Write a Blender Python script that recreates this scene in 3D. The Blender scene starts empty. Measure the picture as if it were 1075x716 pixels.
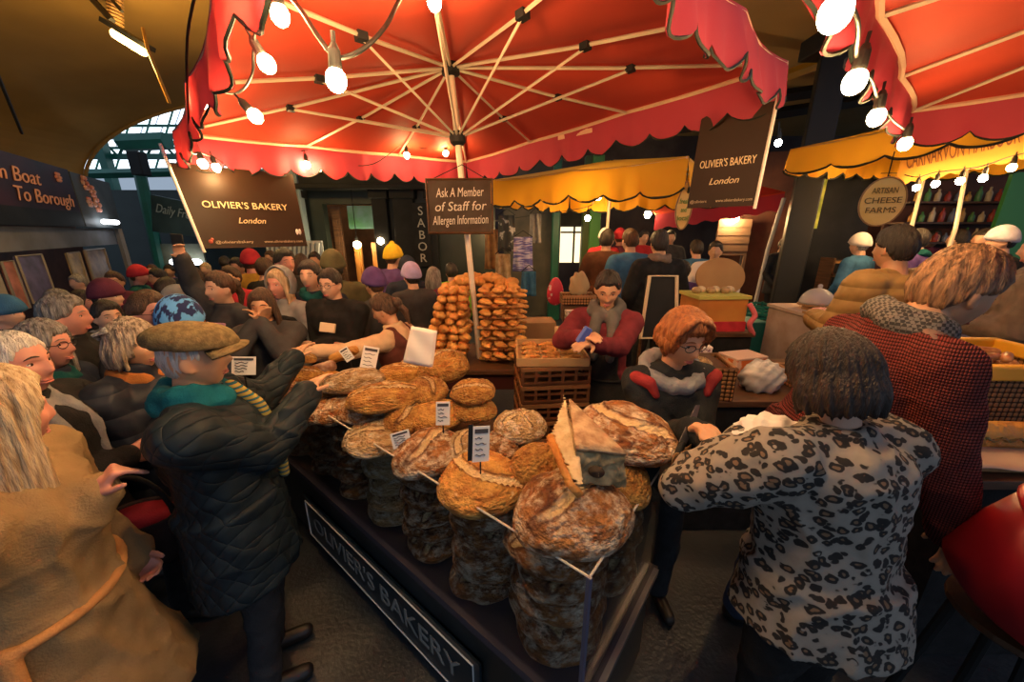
import bpy, math, random
import numpy as np
from mathutils import Vector, Matrix, noise as mnoise

random.seed(7)
SC = bpy.context.scene
C = SC.collection
PI = math.pi

# ------------------------------------------------------------------ camera, world, exposure
F = 385.0                                   # focal length in pixels of the 1075 x 716 frame
PITCH = math.atan(114 / F)
CAMH = 1.92
cam = bpy.data.cameras.new('camera')
cam.sensor_width = 36.0
cam.lens = F / 1075 * 36.0
cam.clip_start = 0.03
camo = bpy.data.objects.new('camera', cam)
camo.location = (0, 0, CAMH)
camo.rotation_euler = (PI / 2 - PITCH, 0, 0)
C.objects.link(camo)
SC.camera = camo

world = bpy.data.worlds.new('world')
SC.world = world
world.use_nodes = True
bg = world.node_tree.nodes['Background']
bg.inputs[0].default_value = (0.62, 0.78, 1.0, 1)
bg.inputs[1].default_value = 0.34
SC.view_settings.view_transform = 'Standard'
SC.view_settings.look = 'None'
SC.view_settings.exposure = 0.55
SC.view_settings.gamma = 1.0
SC.view_settings.use_curve_mapping = False
BULB_W = 8.0                                # power of one festoon bulb
WARM = (1.0, 0.60, 0.26)

# ------------------------------------------------------------------ measuring helpers
_c, _s = math.cos(PITCH), math.sin(PITCH)
def ray(u, v):
    x, y = (u - 537.5) / F, (358 - v) / F
    return Vector((x, _c + y * _s, -_s + y * _c))
def P(u, v, t): return Vector((0, 0, CAMH)) + ray(u, v) * t          # point at depth t
def PZ(u, v, z):
    r = ray(u, v); return P(u, v, (z - CAMH) / r.z)                   # point at height z
def PY(u, v, y):
    r = ray(u, v); return P(u, v, y / r.y)                            # point at distance y

# ------------------------------------------------------------------ materials
MATS = {}
def _nd(nt, kind, **kw):
    n = nt.nodes.new(kind)
    for k, v in kw.items(): setattr(n, k, v)
    return n
def mat(name, col, rough=0.7, col2=None, scale=8.0, bump=0.0, bscale=None, metal=0.0, emit=None, estr=0.0, trans=0.0,
        alpha=1.0, stretch=(1, 1, 1), sheen=0.0, contrast=(0.35, 0.65), rnd=0.0, subsurf=0.0, coat=0.0, detail=4.0, spec=0.5):
    if name in MATS: return MATS[name]
    m = bpy.data.materials.new(name); MATS[name] = m
    m.use_nodes = True
    nt = m.node_tree; b = nt.nodes['Principled BSDF']
    b.inputs['Base Color'].default_value = (*col, 1)
    b.inputs['Roughness'].default_value = rough
    b.inputs['Metallic'].default_value = metal
    b.inputs['Specular IOR Level'].default_value = spec
    if sheen: b.inputs['Sheen Weight'].default_value = sheen
    if trans: b.inputs['Transmission Weight'].default_value = trans
    if alpha < 1: b.inputs['Alpha'].default_value = alpha
    if coat: b.inputs['Coat Weight'].default_value = coat
    if subsurf:
        b.inputs['Subsurface Weight'].default_value = subsurf
        b.inputs['Subsurface Radius'].default_value = (0.012, 0.005, 0.003)
    if emit:
        b.inputs['Emission Color'].default_value = (*emit, 1)
        b.inputs['Emission Strength'].default_value = estr
    if col2 or bump or rnd:
        tc = _nd(nt, 'ShaderNodeTexCoord'); mp = _nd(nt, 'ShaderNodeMapping')
        mp.inputs['Scale'].default_value = stretch
        nt.links.new(tc.outputs['Object'], mp.inputs[0])
    out = None
    if col2:
        nz = _nd(nt, 'ShaderNodeTexNoise'); nz.inputs['Scale'].default_value = scale; nz.inputs['Detail'].default_value = detail
        nt.links.new(mp.outputs[0], nz.inputs['Vector'])
        rp = _nd(nt, 'ShaderNodeValToRGB')
        rp.color_ramp.elements[0].position, rp.color_ramp.elements[1].position = contrast
        rp.color_ramp.elements[0].color = (*col, 1); rp.color_ramp.elements[1].color = (*col2, 1)
        nt.links.new(nz.outputs['Fac'], rp.inputs[0]); out = rp.outputs[0]
    if rnd:
        oi = _nd(nt, 'ShaderNodeObjectInfo'); hs = _nd(nt, 'ShaderNodeHueSaturation')
        mr = _nd(nt, 'ShaderNodeMapRange'); mr.inputs['To Min'].default_value = 1 - rnd; mr.inputs['To Max'].default_value = 1 + rnd
        nt.links.new(oi.outputs['Random'], mr.inputs['Value']); nt.links.new(mr.outputs[0], hs.inputs['Value'])
        if out: nt.links.new(out, hs.inputs['Color'])
        else: hs.inputs['Color'].default_value = (*col, 1)
        out = hs.outputs[0]
    if out: nt.links.new(out, b.inputs['Base Color'])
    if bump:
        n2 = _nd(nt, 'ShaderNodeTexNoise'); n2.inputs['Scale'].default_value = bscale or scale * 3; n2.inputs['Detail'].default_value = 3
        nt.links.new(mp.outputs[0], n2.inputs['Vector'])
        bp = _nd(nt, 'ShaderNodeBump'); bp.inputs['Strength'].default_value = min(1, bump); bp.inputs['Distance'].default_value = 0.01
        nt.links.new(n2.outputs['Fac'], bp.inputs['Height']); nt.links.new(bp.outputs[0], b.inputs['Normal'])
    return m
def cloth(name, col, k=1.35, **kw):
    kw.setdefault('rough', 0.85); kw.setdefault('spec', 0.12); kw.setdefault('bump', 0.35); kw.setdefault('bscale', 160); kw.setdefault('scale', 14)
    return mat(name, col, col2=tuple(min(1, c * k) for c in col), **kw)

# ------------------------------------------------------------------ mesh builder
def rotm(rx=0, ry=0, rz=0):
    return Matrix.Rotation(rz, 3, 'Z') @ Matrix.Rotation(rx, 3, 'X') @ Matrix.Rotation(ry, 3, 'Y')
def frame_of(d):
    d = Vector(d).normalized()
    a = Vector((0, 0, 1)) if abs(d.z) < 0.9 else Vector((0, 1, 0))
    x = a.cross(d).normalized(); y = d.cross(x)
    return x, y, d
class MB:
    def __init__(s): s.v, s.f, s.mi = [], [], []
    def add(s, vs, fs, mi=0):
        o = len(s.v); s.v += [tuple(p) for p in vs]
        for f in fs: s.f.append([i + o for i in f]); s.mi.append(mi)
        return s
    def box(s, c, size, R=None, mi=0, taper=1.0):
        c = Vector(c); hx, hy, hz = (a / 2 for a in size); vs = []
        for z in (-1, 1):
            k = taper if z > 0 else 1
            for x, y in ((-1, -1), (1, -1), (1, 1), (-1, 1)):
                p = Vector((x * hx * k, y * hy * k, z * hz))
                vs.append(c + (R @ p if R else p))
        return s.add(vs, [(3, 2, 1, 0), (4, 5, 6, 7), (0, 1, 5, 4), (1, 2, 6, 5), (2, 3, 7, 6), (3, 0, 4, 7)], mi)
    def slab(s, poly, n, th, mi=0):                     # a polygon given thickness along n
        n = Vector(n).normalized() * th; k = len(poly); poly = [Vector(p) for p in poly]
        vs = [p for p in poly] + [p + n for p in poly]
        fs = [tuple(range(k))[::-1], tuple(range(k, 2 * k))] + [(i, (i + 1) % k, (i + 1) % k + k, i + k) for i in range(k)]
        return s.add(vs, fs, mi)
    def tube(s, pts, r, n=8, mi=0, closed=False):
        pts = [Vector(p) for p in pts]; m = len(pts); rr = r if isinstance(r, (list, tuple)) else [r] * m
        vs, fs = [], []; px = None
        for i, p in enumerate(pts):
            if closed: d = pts[(i + 1) % m] - pts[i - 1]
            else: d = pts[min(i + 1, m - 1)] - pts[max(i - 1, 0)]
            d.normalize()
            if px is None: x = frame_of(d)[0]
            else:
                x = px - d * px.dot(d); x = x.normalized() if x.length > 1e-6 else frame_of(d)[0]
            px = x; y = d.cross(x)
            for k in range(n):
                a = 2 * PI * k / n; vs.append(p + (x * math.cos(a) + y * math.sin(a)) * rr[i])
        for i in range(m if closed else m - 1):
            j = (i + 1) % m
            for k in range(n):
                k2 = (k + 1) % n; fs.append((i * n + k, i * n + k2, j * n + k2, j * n + k))
        if not closed: fs += [tuple(range(n))[::-1], tuple(range((m - 1) * n, m * n))]
        return s.add(vs, fs, mi)
    def lathe(s, prof, n=24, c=(0, 0, 0), R=None, mi=0, sx=1, sy=1):
        c = Vector(c); vs, fs = [], []
        for r, z in prof:
            for k in range(n):
                a = 2 * PI * k / n; p = Vector((r * math.cos(a) * sx, r * math.sin(a) * sy, z)); vs.append(c + (R @ p if R else p))
        m = len(prof)
        for i in range(m - 1):
            for k in range(n):
                k2 = (k + 1) % n; fs.append((i * n + k, i * n + k2, (i + 1) * n + k2, (i + 1) * n + k))
        fs += [tuple(range(n))[::-1], tuple(range((m - 1) * n, m * n))]
        return s.add(vs, fs, mi)
    def ell(s, c, r, R=None, n=16, m=10, mi=0, fn=None):
        c = Vector(c); vs, fs = [], []
        for i in range(m + 1):
            th = PI * i / m
            for k in range(n):
                a = 2 * PI * k / n
                q = Vector((math.sin(th) * math.cos(a), math.sin(th) * math.sin(a), math.cos(th)))
                p = Vector((q.x * r[0], q.y * r[1], q.z * r[2]))
                if fn: p = fn(q, p)
                vs.append(c + (R @ p if R else p))
        for i in range(m):
            for k in range(n):
                k2 = (k + 1) % n; fs.append((i * n + k2, i * n + k, (i + 1) * n + k, (i + 1) * n + k2))
        return s.add(vs, fs, mi)
    def cap(s, a, ra, b, rb, n=12, m=4):                  # tapered capsule
        a, b = Vector(a), Vector(b)
        if (b - a).length < 1e-6: return s.ell(a, (ra,) * 3)
        x, y, d = frame_of(b - a); prof = []
        for i in range(m + 1): th = PI / 2 * (1 - i / m); prof.append((a - d * ra * math.sin(th), ra * math.cos(th)))
        for i in range(m + 1): th = PI / 2 * i / m; prof.append((b + d * rb * math.sin(th), rb * math.cos(th)))
        vs, fs = [], []
        for p, r in prof:
            r = max(r, 1e-4)
            for k in range(n):
                an = 2 * PI * k / n; vs.append(p + (x * math.cos(an) + y * math.sin(an)) * r)
        mm = len(prof)
        for i in range(mm - 1):
            for k in range(n):
                k2 = (k + 1) % n; fs.append((i * n + k, i * n + k2, (i + 1) * n + k2, (i + 1) * n + k))
        fs += [tuple(range(n))[::-1], tuple(range((mm - 1) * n, mm * n))]
        return s.add(vs, fs)
    def chain(s, pts, rs, n=12):
        for i in range(len(pts) - 1): s.cap(pts[i], rs[i], pts[i + 1], rs[i + 1], n)
        return s
    def loft(s, rings, n=24, T=None):                     # rings: (centre, rx, ry) level ellipses, closed
        vs, fs = [], []
        for c, rx, ry in rings:
            for k in range(n):
                a = 2 * PI * k / n; p = Vector(c) + Vector((rx * math.cos(a), ry * math.sin(a), 0)); vs.append(T(p) if T else p)
        m = len(rings)
        for i in range(m - 1):
            for k in range(n):
                k2 = (k + 1) % n; fs.append((i * n + k, i * n + k2, (i + 1) * n + k2, (i + 1) * n + k))
        fs += [tuple(range(n))[::-1], tuple(range((m - 1) * n, m * n))]
        return s.add(vs, fs)
    def grid(s, fn, nu, nv, mi=0, flip=False):            # open sheet from fn(a, b), a and b in 0..1
        vs = [fn(i / nu, j / nv) for j in range(nv + 1) for i in range(nu + 1)]; fs = []
        for j in range(nv):
            for i in range(nu):
                q = (j * (nu + 1) + i, j * (nu + 1) + i + 1, (j + 1) * (nu + 1) + i + 1, (j + 1) * (nu + 1) + i)
                fs.append(q[::-1] if flip else q)
        return s.add(vs, fs, mi)
    def build(s, name, m, parent=None, smooth=False, bevel=0.0, solid=0.0, **tags):
        me = bpy.data.meshes.new(name); me.from_pydata([tuple(p) for p in s.v], [], s.f)
        return place_mesh(me, name, m, parent, smooth, bevel, solid, s.mi, **tags)
WL = {}                                                  # where each object's origin lies
def place_mesh(me, name, m, parent=None, smooth=False, bevel=0.0, solid=0.0, mi=None, label=None, cat=None, group=None, kind=None):
    n = len(me.vertices); co = np.empty(n * 3, 'f'); me.vertices.foreach_get('co', co); co = co.reshape(-1, 3)
    if parent is None:
        lo, hi = co.min(0), co.max(0); org = Vector(((lo[0] + hi[0]) / 2, (lo[1] + hi[1]) / 2, lo[2])); loc = org
    else: org = WL[parent.name]; loc = Vector((0, 0, 0))
    co = co - np.array(org, 'f'); me.vertices.foreach_set('co', co.ravel())
    for x in (m if isinstance(m, (list, tuple)) else [m]): me.materials.append(x)
    if mi and any(mi): me.polygons.foreach_set('material_index', mi)
    if smooth: me.polygons.foreach_set('use_smooth', [True] * len(me.polygons))
    me.update()
    o = bpy.data.objects.new(name, me); C.objects.link(o); o.location = loc
    if parent: o.parent = parent
    WL[o.name] = org
    if solid: q = o.modifiers.new('thick', 'SOLIDIFY'); q.thickness = solid; q.offset = 0
    if bevel: q = o.modifiers.new('edge', 'BEVEL'); q.width = bevel; q.segments = 2; q.limit_method = 'ANGLE'
    tag(o, label, cat, group, kind)
    return o
def tag(o, label=None, cat=None, group=None, kind=None):
    for k, v in (('label', label), ('category', cat), ('group', group), ('kind', kind)):
        if v: o[k] = v
    return o
def thing(name, label, cat, loc=(0, 0, 0), group=None):
    o = bpy.data.objects.new(name, None); C.objects.link(o); o.location = loc; o.empty_display_size = 0.05
    WL[o.name] = Vector(loc); return tag(o, label, cat, group)
def dup(root, loc=None, rz=0, label=None, group=None, scale=None, tilt=(0, 0)):
    r = root.copy(); C.objects.link(r)
    if loc is not None: r.location = loc
    r.rotation_euler = (tilt[0], tilt[1], rz)
    if scale: r.scale = (scale,) * 3 if not isinstance(scale, (tuple, list)) else scale
    if label: r['label'] = label
    if group: r['group'] = group
    for ch in list(root.children):
        c = ch.copy(); C.objects.link(c); c.parent = r
        for g in list(ch.children):
            d = g.copy(); C.objects.link(d); d.parent = c
    return r
def lettering(txt, m, parent, origin, xdir, ydir, size, depth=0.004, align='CENTER', shear=0.0, name='lettering', width=None, offset=0.0):
    cu = bpy.data.curves.new(name, 'FONT'); cu.body = txt; cu.size = size; cu.extrude = depth; cu.align_x = align; cu.align_y = 'CENTER'
    cu.shear = shear; cu.offset = offset; cu.resolution_u = 3
    tmp = bpy.data.objects.new('tmp', cu); C.objects.link(tmp)
    dg = bpy.context.evaluated_depsgraph_get(); dg.update()
    me = bpy.data.meshes.new_from_object(tmp.evaluated_get(dg)); dx = tmp.evaluated_get(dg).dimensions.x
    bpy.data.objects.remove(tmp); bpy.data.curves.remove(cu)
    me.name = name; me.materials.clear(); me.materials.append(m)
    o = bpy.data.objects.new(name, me); C.objects.link(o)
    x = Vector(xdir).normalized(); y = Vector(ydir); y = (y - x * y.dot(x)).normalized(); z = x.cross(y)
    k = 1.0
    if width: k = width / max(dx, 1e-4)
    M = Matrix((x * k, y, z)).transposed().to_4x4(); M.translation = Vector(origin) - WL[parent.name]
    o.parent = parent; o.matrix_local = M
    return o
def fbm(p, sc, seed=0.0):                                 # cheap smooth noise on an array of points, about -1..1
    q = p * sc + seed; x, y, z = q[:, 0], q[:, 1], q[:, 2]
    a = np.sin(x * 1.7 + 1.3 * np.sin(y * 1.1 + seed) + 0.7) * np.cos(z * 1.3 + 1.1 * np.sin(x * 0.9))
    b = np.sin(y * 2.9 + 1.7 * np.sin(z * 1.9)) * np.cos(x * 2.3 + 1.2 * np.sin(z * 2.1 + seed))
    return 0.65 * a + 0.35 * b
def remesh(mb, voxel, smooth=4, folds=0.0, fscale=9.0, seed=0.0, stretch=(1, 1, 1), post=None, factor=0.5):
    me = bpy.data.meshes.new('tmp'); me.from_pydata([tuple(p) for p in mb.v], [], mb.f)
    o = bpy.data.objects.new('tmp', me); C.objects.link(o)
    r = o.modifiers.new('r', 'REMESH'); r.mode = 'VOXEL'; r.voxel_size = voxel
    if smooth: q = o.modifiers.new('s', 'SMOOTH'); q.factor = factor; q.iterations = smooth
    dg = bpy.context.evaluated_depsgraph_get(); dg.update()
    out = bpy.data.meshes.new_from_object(o.evaluated_get(dg))
    bpy.data.objects.remove(o); bpy.data.meshes.remove(me)
    if folds or post:
        n = len(out.vertices); co = np.empty(n * 3, 'f'); out.vertices.foreach_get('co', co); co = co.reshape(-1, 3)
        no = np.empty(n * 3, 'f'); out.vertex_normals.foreach_get('vector', no); no = no.reshape(-1, 3)
        if folds:
            w = fbm(co * np.array(stretch, 'f'), fscale, seed); w2 = fbm(co * np.array(stretch, 'f'), fscale * 2.7, seed + 3)
            co = co + no * ((1 - np.abs(w)) ** 3 * 1.0 + 0.4 * w2 - 0.35)[:, None] * folds
        if post: co = post(co, no)
        out.vertices.foreach_set('co', np.ascontiguousarray(co, 'f').ravel()); out.update()
    return out
def struct(name, mb, m, **kw):
    kw.setdefault('kind', 'structure'); return mb.build(name, m, **kw)
# ================================================================== the setting
m_floor = mat('asphalt', (0.020, 0.027, 0.034), 0.35, col2=(0.06, 0.068, 0.075), scale=3.0, bump=0.4, bscale=40, contrast=(0.3, 0.75))
m_soffit = mat('tan_soffit', (0.30, 0.18, 0.045), 0.75, col2=(0.38, 0.23, 0.06), scale=0.8, bump=0.1)
m_soffit2 = mat('beige_soffit', (0.34, 0.24, 0.09), 0.7, col2=(0.40, 0.29, 0.12), scale=0.7)
m_steel_d = mat('dark_steel', (0.018, 0.020, 0.022), 0.5, metal=0.3)
m_green = mat('market_green', (0.01, 0.10, 0.07), 0.45, col2=(0.015, 0.14, 0.10), scale=2)
m_green2 = mat('leaf_green', (0.05, 0.25, 0.05), 0.5)
m_sky = mat('bright_glass', (0.8, 0.9, 1.0), 0.3, emit=(0.78, 0.9, 1.0), estr=1.6)
m_black = mat('black_paint', (0.008, 0.009, 0.010), 0.6, col2=(0.016, 0.017, 0.019), scale=3, spec=.25)
m_darkgreen = mat('dark_green_paint', (0.012, 0.02, 0.016), 0.45, col2=(0.02, 0.03, 0.025), scale=2)
m_wood_o = mat('orange_wood', (0.42, 0.16, 0.03), 0.5, col2=(0.52, 0.23, 0.05), scale=4, stretch=(6, 6, 0.6))
m_wood_d = mat('dark_wood', (0.055, 0.024, 0.010), 0.55, col2=(0.11, 0.05, 0.02), scale=5, stretch=(1, 1, 8), bump=0.2)
m_wood_m = mat('mid_wood', (0.24, 0.12, 0.04), 0.55, col2=(0.34, 0.18, 0.07), scale=5, stretch=(8, 1, 1))
m_redbrown = mat('red_brown_wall', (0.06, 0.020, 0.012), 0.7, col2=(0.10, 0.035, 0.02), scale=3)
m_white = mat('white_paint', (0.7, 0.68, 0.64), 0.5)
m_grey = mat('grey_metal', (0.22, 0.23, 0.24), 0.45, metal=0.2)
m_pale = mat('pale_panel', (0.26, 0.23, 0.20), 0.6, col2=(0.32, 0.29, 0.26), scale=2)

b = MB(); b.box((0, 6, -0.05), (44, 34, 0.1)); struct('floor', b, m_floor)
# vaulted soffit over the left side, then flat
b = MB(); pts = []
for i in range(25):
    a = PI - i / 24 * PI / 2
    pts.append((-5 + 4.95 * math.cos(a), 2.9 + 1.9 * math.sin(a)))
pts.append((-0.6, 4.85))
for i in range(len(pts) - 1):
    (x0, z0), (x1, z1) = pts[i], pts[i + 1]
    b.slab([(x0, -4, z0), (x1, -4, z1), (x1, 9.2, z1), (x0, 9.2, z0)], (0, 0, 1), 0.12)
struct('ceiling', b, m_soffit, smooth=False)
b = MB()
for i in range(6): b.box((-8.9 + i * 1.55, 9.25, 4.05 + 0.75 * min(1, i / 2.5)), (0.02, 0.02, 0.02))
b = MB(); b.tube([(-5 + 4.9 * math.cos(PI - i / 24 * PI / 2), 9.2, 2.88 + 1.9 * math.sin(PI - i / 24 * PI / 2)) for i in range(25)], 0.035, 6)
struct('trim_1', b, m_soffit)
# right soffit with its beams, above the umbrellas
b = MB(); b.slab([(1.0, 4.2, 4.6), (12, 2.0, 4.6), (14, 16, 4.9), (1.0, 16, 4.9)], (0, 0, 1), 0.1); struct('ceiling_side', b, m_soffit2)
a0 = PY(835, 76, 7.0); a1 = PY(873, 62, 7.0); d = (a1 - a0).normalized()
b = MB(); b.tube([a0 - d * 2.4, a1 + d * 3.0], 0.09, 6); struct('trim_2', b, mat('yellow_beam', (0.62, 0.36, 0.03), 0.4))
b = MB(); q = PY(868, 100, 6.0); b.box((q.x, q.y, 2.45), (0.34, 0.3, 4.9), rotm(0, 0, -0.5)); b.box((q.x, q.y, 4.4), (0.7, 0.5, 0.25)); b.box((q.x, q.y, 0.15), (0.6, 0.45, 0.3))
struct('column_right', b, m_steel_d, bevel=0.02)
for i, (u, v0, u1, v1, y) in enumerate(((826, 100, 862, 95, 8.0), (822, 118, 862, 112, 8.6))):
    a0, a1 = PY(u, v0, y), PY(u1, v1, y); d = (a1 - a0).normalized()
    b = MB(); b.tube([a0 - d * 3, a1 + d * 2], 0.11, 4); struct('trim_%d' % (i + 3), b, m_steel_d)
# dark rails and a conduit running under the vault
for i, (p, q, r) in enumerate((((70, -30, 4.4), (118, 22, 4.4), 0.035), ((92, -30, 4.4), (128, 12, 4.4), 0.02), ((-10, 60, 4.6), (23, 140, 6.0), 0.02))):
    b = MB(); b.tube([P(*p), P(*q)], r, 6); tag(b.build('ceiling_rail', m_steel_d), kind='structure')
b = MB(); a0, a1 = P(120, -20, 4.5), P(121, 26, 4.6); n = 26
b.tube([a0.lerp(a1, i / n) for i in range(n + 1)], [0.085 if i % 2 else 0.07 for i in range(n + 1)], 10)
b.build('duct', mat('brass_duct', (0.3, 0.17, 0.06), 0.5), label='ribbed flexible duct under the tan vaulted ceiling', cat='duct')
t = thing('strip_light', 'glowing amber strip light under the tan vault', 'light', P(135, 44, 4.3))
a0, a1 = P(122, 36, 4.3), P(150, 53, 4.3)
b = MB(); b.cap(a0, 0.055, a1, 0.055, 12); b.build('tube', mat('strip_glow', (1, 0.8, 0.4), 0.4, emit=(1.0, 0.62, 0.2), estr=9.0), t, smooth=True)
b = MB(); dd = (a1 - a0).normalized(); b.box((a0 + a1) / 2 + Vector((0, 0, 0.075)), ((a1 - a0).length + 0.25, 0.12, 0.05), rotm(0, -math.asin(dd.z), math.atan2(dd.y, dd.x))); b.build('housing', m_steel_d, t)
li = bpy.data.lights.new('strip_lamp', 'POINT'); li.energy = 110; li.color = (1.0, 0.60, 0.18); li.shadow_soft_size = 0.25
lo = bpy.data.objects.new('strip_lamp', li); lo.location = (a0 + a1) / 2 - Vector((0, 0, 0.16)); C.objects.link(lo)
b = MB(); b.tube([P(150, 30, 4.25), P(155, 52, 4.2), P(178, 108, 4.6)], 0.018, 6)
b.build('stay_rod', mat('orange_rod', (0.55, 0.28, 0.05), 0.4), label='thin amber stay rod beside the strip light', cat='rod')

# glazed gable of the market hall seen through the arch
g = MB(); fr = MB()
x0, x1, y = -19.0, -9.5, 16.0
for i in range(12):
    for j in range(3):
        xa = x0 + (x1 - x0) * i / 12; w = (x1 - x0) / 12; z = 4.3 + j * 0.85
        g.slab([(xa + 0.04, y + j * 0.25, z + 0.04), (xa + w - 0.04, y + j * 0.25, z + 0.04), (xa + w - 0.04 + 0.25, y + j * 0.25 + 0.25, z + 0.80), (xa + 0.29, y + j * 0.25 + 0.25, z + 0.80)], (0, 1, 0), 0.02)
for i in range(13):
    xa = x0 + (x1 - x0) * i / 12
    fr.tube([(xa, y - 0.02, 4.3), (xa + 0.8, y + 0.75, 6.9)], 0.045, 4)
for j in range(4): fr.box((-14.1, y + j * 0.25 - 0.03, 4.3 + j * 0.85), (9.8, 0.08, 0.09))
struct('window_1', g, m_sky)
struct('trim_5', fr, m_green)
tr = MB()
for zz, yy in ((4.35, 13.5), (4.95, 13.5)):
    tr.box((-12.2, yy, zz), (8.5, 0.16, 0.16))
for i in range(9): tr.tube([(-16 + i * 0.95, 13.5, 4.35), (-16 + (i + 0.5) * 0.95, 13.5, 4.95), (-16 + (i + 1) * 0.95, 13.5, 4.35)], 0.05, 4)
tr.box((-13.4, 13.3, 2.4), (0.24, 0.24, 4.8)); tr.box((-9.8, 13.3, 2.6), (0.24, 0.24, 5.2))
a0, a1 = PY(128, 150, 11.0), PY(176, 148, 11.0); tr.tube([a0, a1], 0.22, 6); 
a0, a1 = PY(86, 183, 12.0), PY(215, 180, 12.0); tr.tube([a0, a1], 0.13, 4)
a0, a1 = PY(142, 160, 10.5), PY(157, 245, 10.5); tr.tube([a0, (a1.x, a1.y, 0)], 0.13, 8)
struct('trim_6', tr, m_green)
b = MB(); q = PY(146, 172, 10.2); b.box(q, (0.30, 0.25, 0.55), None); b.build('loudspeaker', m_black, bevel=0.02, label='black boxy loudspeaker on the green post beyond the arch', cat='speaker')

# ---------------- shop on the far left with its painted fascia
A = Vector((-5.9, 3.6, 0)); dv = Vector((-0.515, 0.857, 0)).normalized(); nv = Vector((dv.y, -dv.x, 0))      # front runs along dv, faces nv
def on(k, z, off=0.0): return A + dv * k + nv * off + Vector((0, 0, z))
sh = MB(); sh.slab([on(-2, 0, -1.6), on(9.0, 0, -1.6), on(9.0, 3.1, -1.6), on(-2, 3.1, -1.6)], -nv, 0.1); struct('wall_left', sh, m_redbrown)
t = thing('shop_fascia', 'purple and black painted fascia board with two lines of coral lettering', 'sign', on(2.5, 2.2))
b = MB(); b.slab([on(-1.5, 2.28), on(4.35, 2.28), on(4.35, 3.02), on(-1.5, 3.02)], -nv, 0.08)
b.build('board', mat('fascia_purple', (0.018, 0.016, 0.028), 0.5, col2=(0.05, 0.022, 0.042), scale=1.2, spec=.15), t)
b = MB(); b.slab([on(-1.5, 2.02), on(4.35, 2.02), on(4.35, 2.28), on(-1.5, 2.28)], -nv, 0.3); b.build('shade_band', m_black, t)  # black band stands in for the shade under the awning
m_pink = mat('coral_lettering', (0.75, 0.36, 0.22), 0.6)
def sx(u, v):            # where the pixel's ray meets the front of the shop
    r = ray(u, v); den = r.dot(nv); k = (A - Vector((0, 0, CAMH))).dot(nv) / den; return P(u, v, k) + nv * 0.01
q0, q1 = sx(-42, 172), sx(40, 187); lettering('From Boat', m_pink, t, (q0 + q1) / 2, dv, (0, 0, 1), 0.30, shear=0.25, width=(q1 - q0).length)
q0, q1 = sx(13, 201), sx(76, 213); lettering('To Borough', m_pink, t, (q0 + q1) / 2, dv, (0, 0, 1), 0.30, shear=0.25, width=(q1 - q0).length)
for u, v, r in ((88, 192, .10), (96, 201, .09), (101, 215, .11), (93, 212, .07), (60, 186, .06)):
    c = sx(u, v); fl = MB()
    for k in range(6):
        a = k * PI / 3; e = c + dv * math.cos(a) * r + Vector((0, 0, math.sin(a) * r)); fl.ell(e, (r * .5, 0.03, r * .5), None, 8, 5)
    fl.build('painted_flower', mat('fascia_flower', (0.6, 0.2, 0.16), 0.6, col2=(0.75, 0.45, 0.35), scale=6), t, smooth=True)
t2 = thing('shop_fascia', 'grey painted fascia panel at the end of the purple sign', 'sign', on(5.2, 2.2))
b = MB(); b.slab([on(4.4, 2.02), on(6.3, 2.02), on(6.3, 3.0), on(4.4, 3.0)], -nv, 0.08); b.build('board', mat('fascia_grey', (0.06, 0.07, 0.075), 0.5, col2=(0.10, 0.115, 0.12), scale=2, spec=.15), t2)
b = MB(); b.cap(on(4.9, 2.13, 0.12), 0.05, on(5.6, 2.13, 0.12), 0.05); b.build('lamp', mat('cool_lamp', (1, 1, 1), 0.3, emit=(0.9, 0.95, 1), estr=4.0), t2, smooth=True)
# shop front below: posts, pale band, display panels
for i, k in enumerate((-0.6, 1.35, 6.2)):
    b = MB(); b.box(on(k, 1.0, -0.05), (0.09, 0.09, 2.0)); struct('trim_%d' % (7 + i), b, m_pale)
b = MB(); b.slab([on(1.45, 1.66, -0.1), on(6.1, 1.66, -0.1), on(6.1, 2.0, -0.1), on(1.45, 2.0, -0.1)], -nv, 0.05)
b.build('menu_band', mat('menu_band', (0.10, 0.095, 0.09), 0.5, col2=(0.20, 0.20, 0.22), scale=1.5), label='long pale grey menu board below the left shop fascia', cat='sign')
for (k0, k1, z0, z1, col, lab) in ((1.5, 1.75, 0.9, 1.55, (0.55, 0.22, 0.18), 'salmon pink poster standing in the left shop front'),
        (1.85, 2.5, 0.95, 1.6, (0.16, 0.14, 0.30), 'violet display poster next to the salmon poster'),
        (3.3, 3.75, 0.95, 1.58, (0.55, 0.38, 0.16), 'yellow lit menu poster in the left shop front'),
        (4.0, 4.9, 1.0, 1.6, (0.34, 0.18, 0.08), 'brown food photo panel beside the yellow menu poster')):
    t = thing('poster', lab, 'poster', on(k0, z0)); b = MB(); b.slab([on(k0, z0), on(k1, z0), on(k1, z1), on(k0, z1)], -nv, 0.03)
    b.build('sheet', mat('poster' + lab[:14], col, 0.5, col2=tuple(c * 0.4 for c in col), scale=4), t)
    b = MB(); b.tube([on(k0, z0), on(k1, z0), on(k1, z1), on(k0, z1)], 0.018, 4, closed=True); b.build('frame', m_pale, t)
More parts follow.
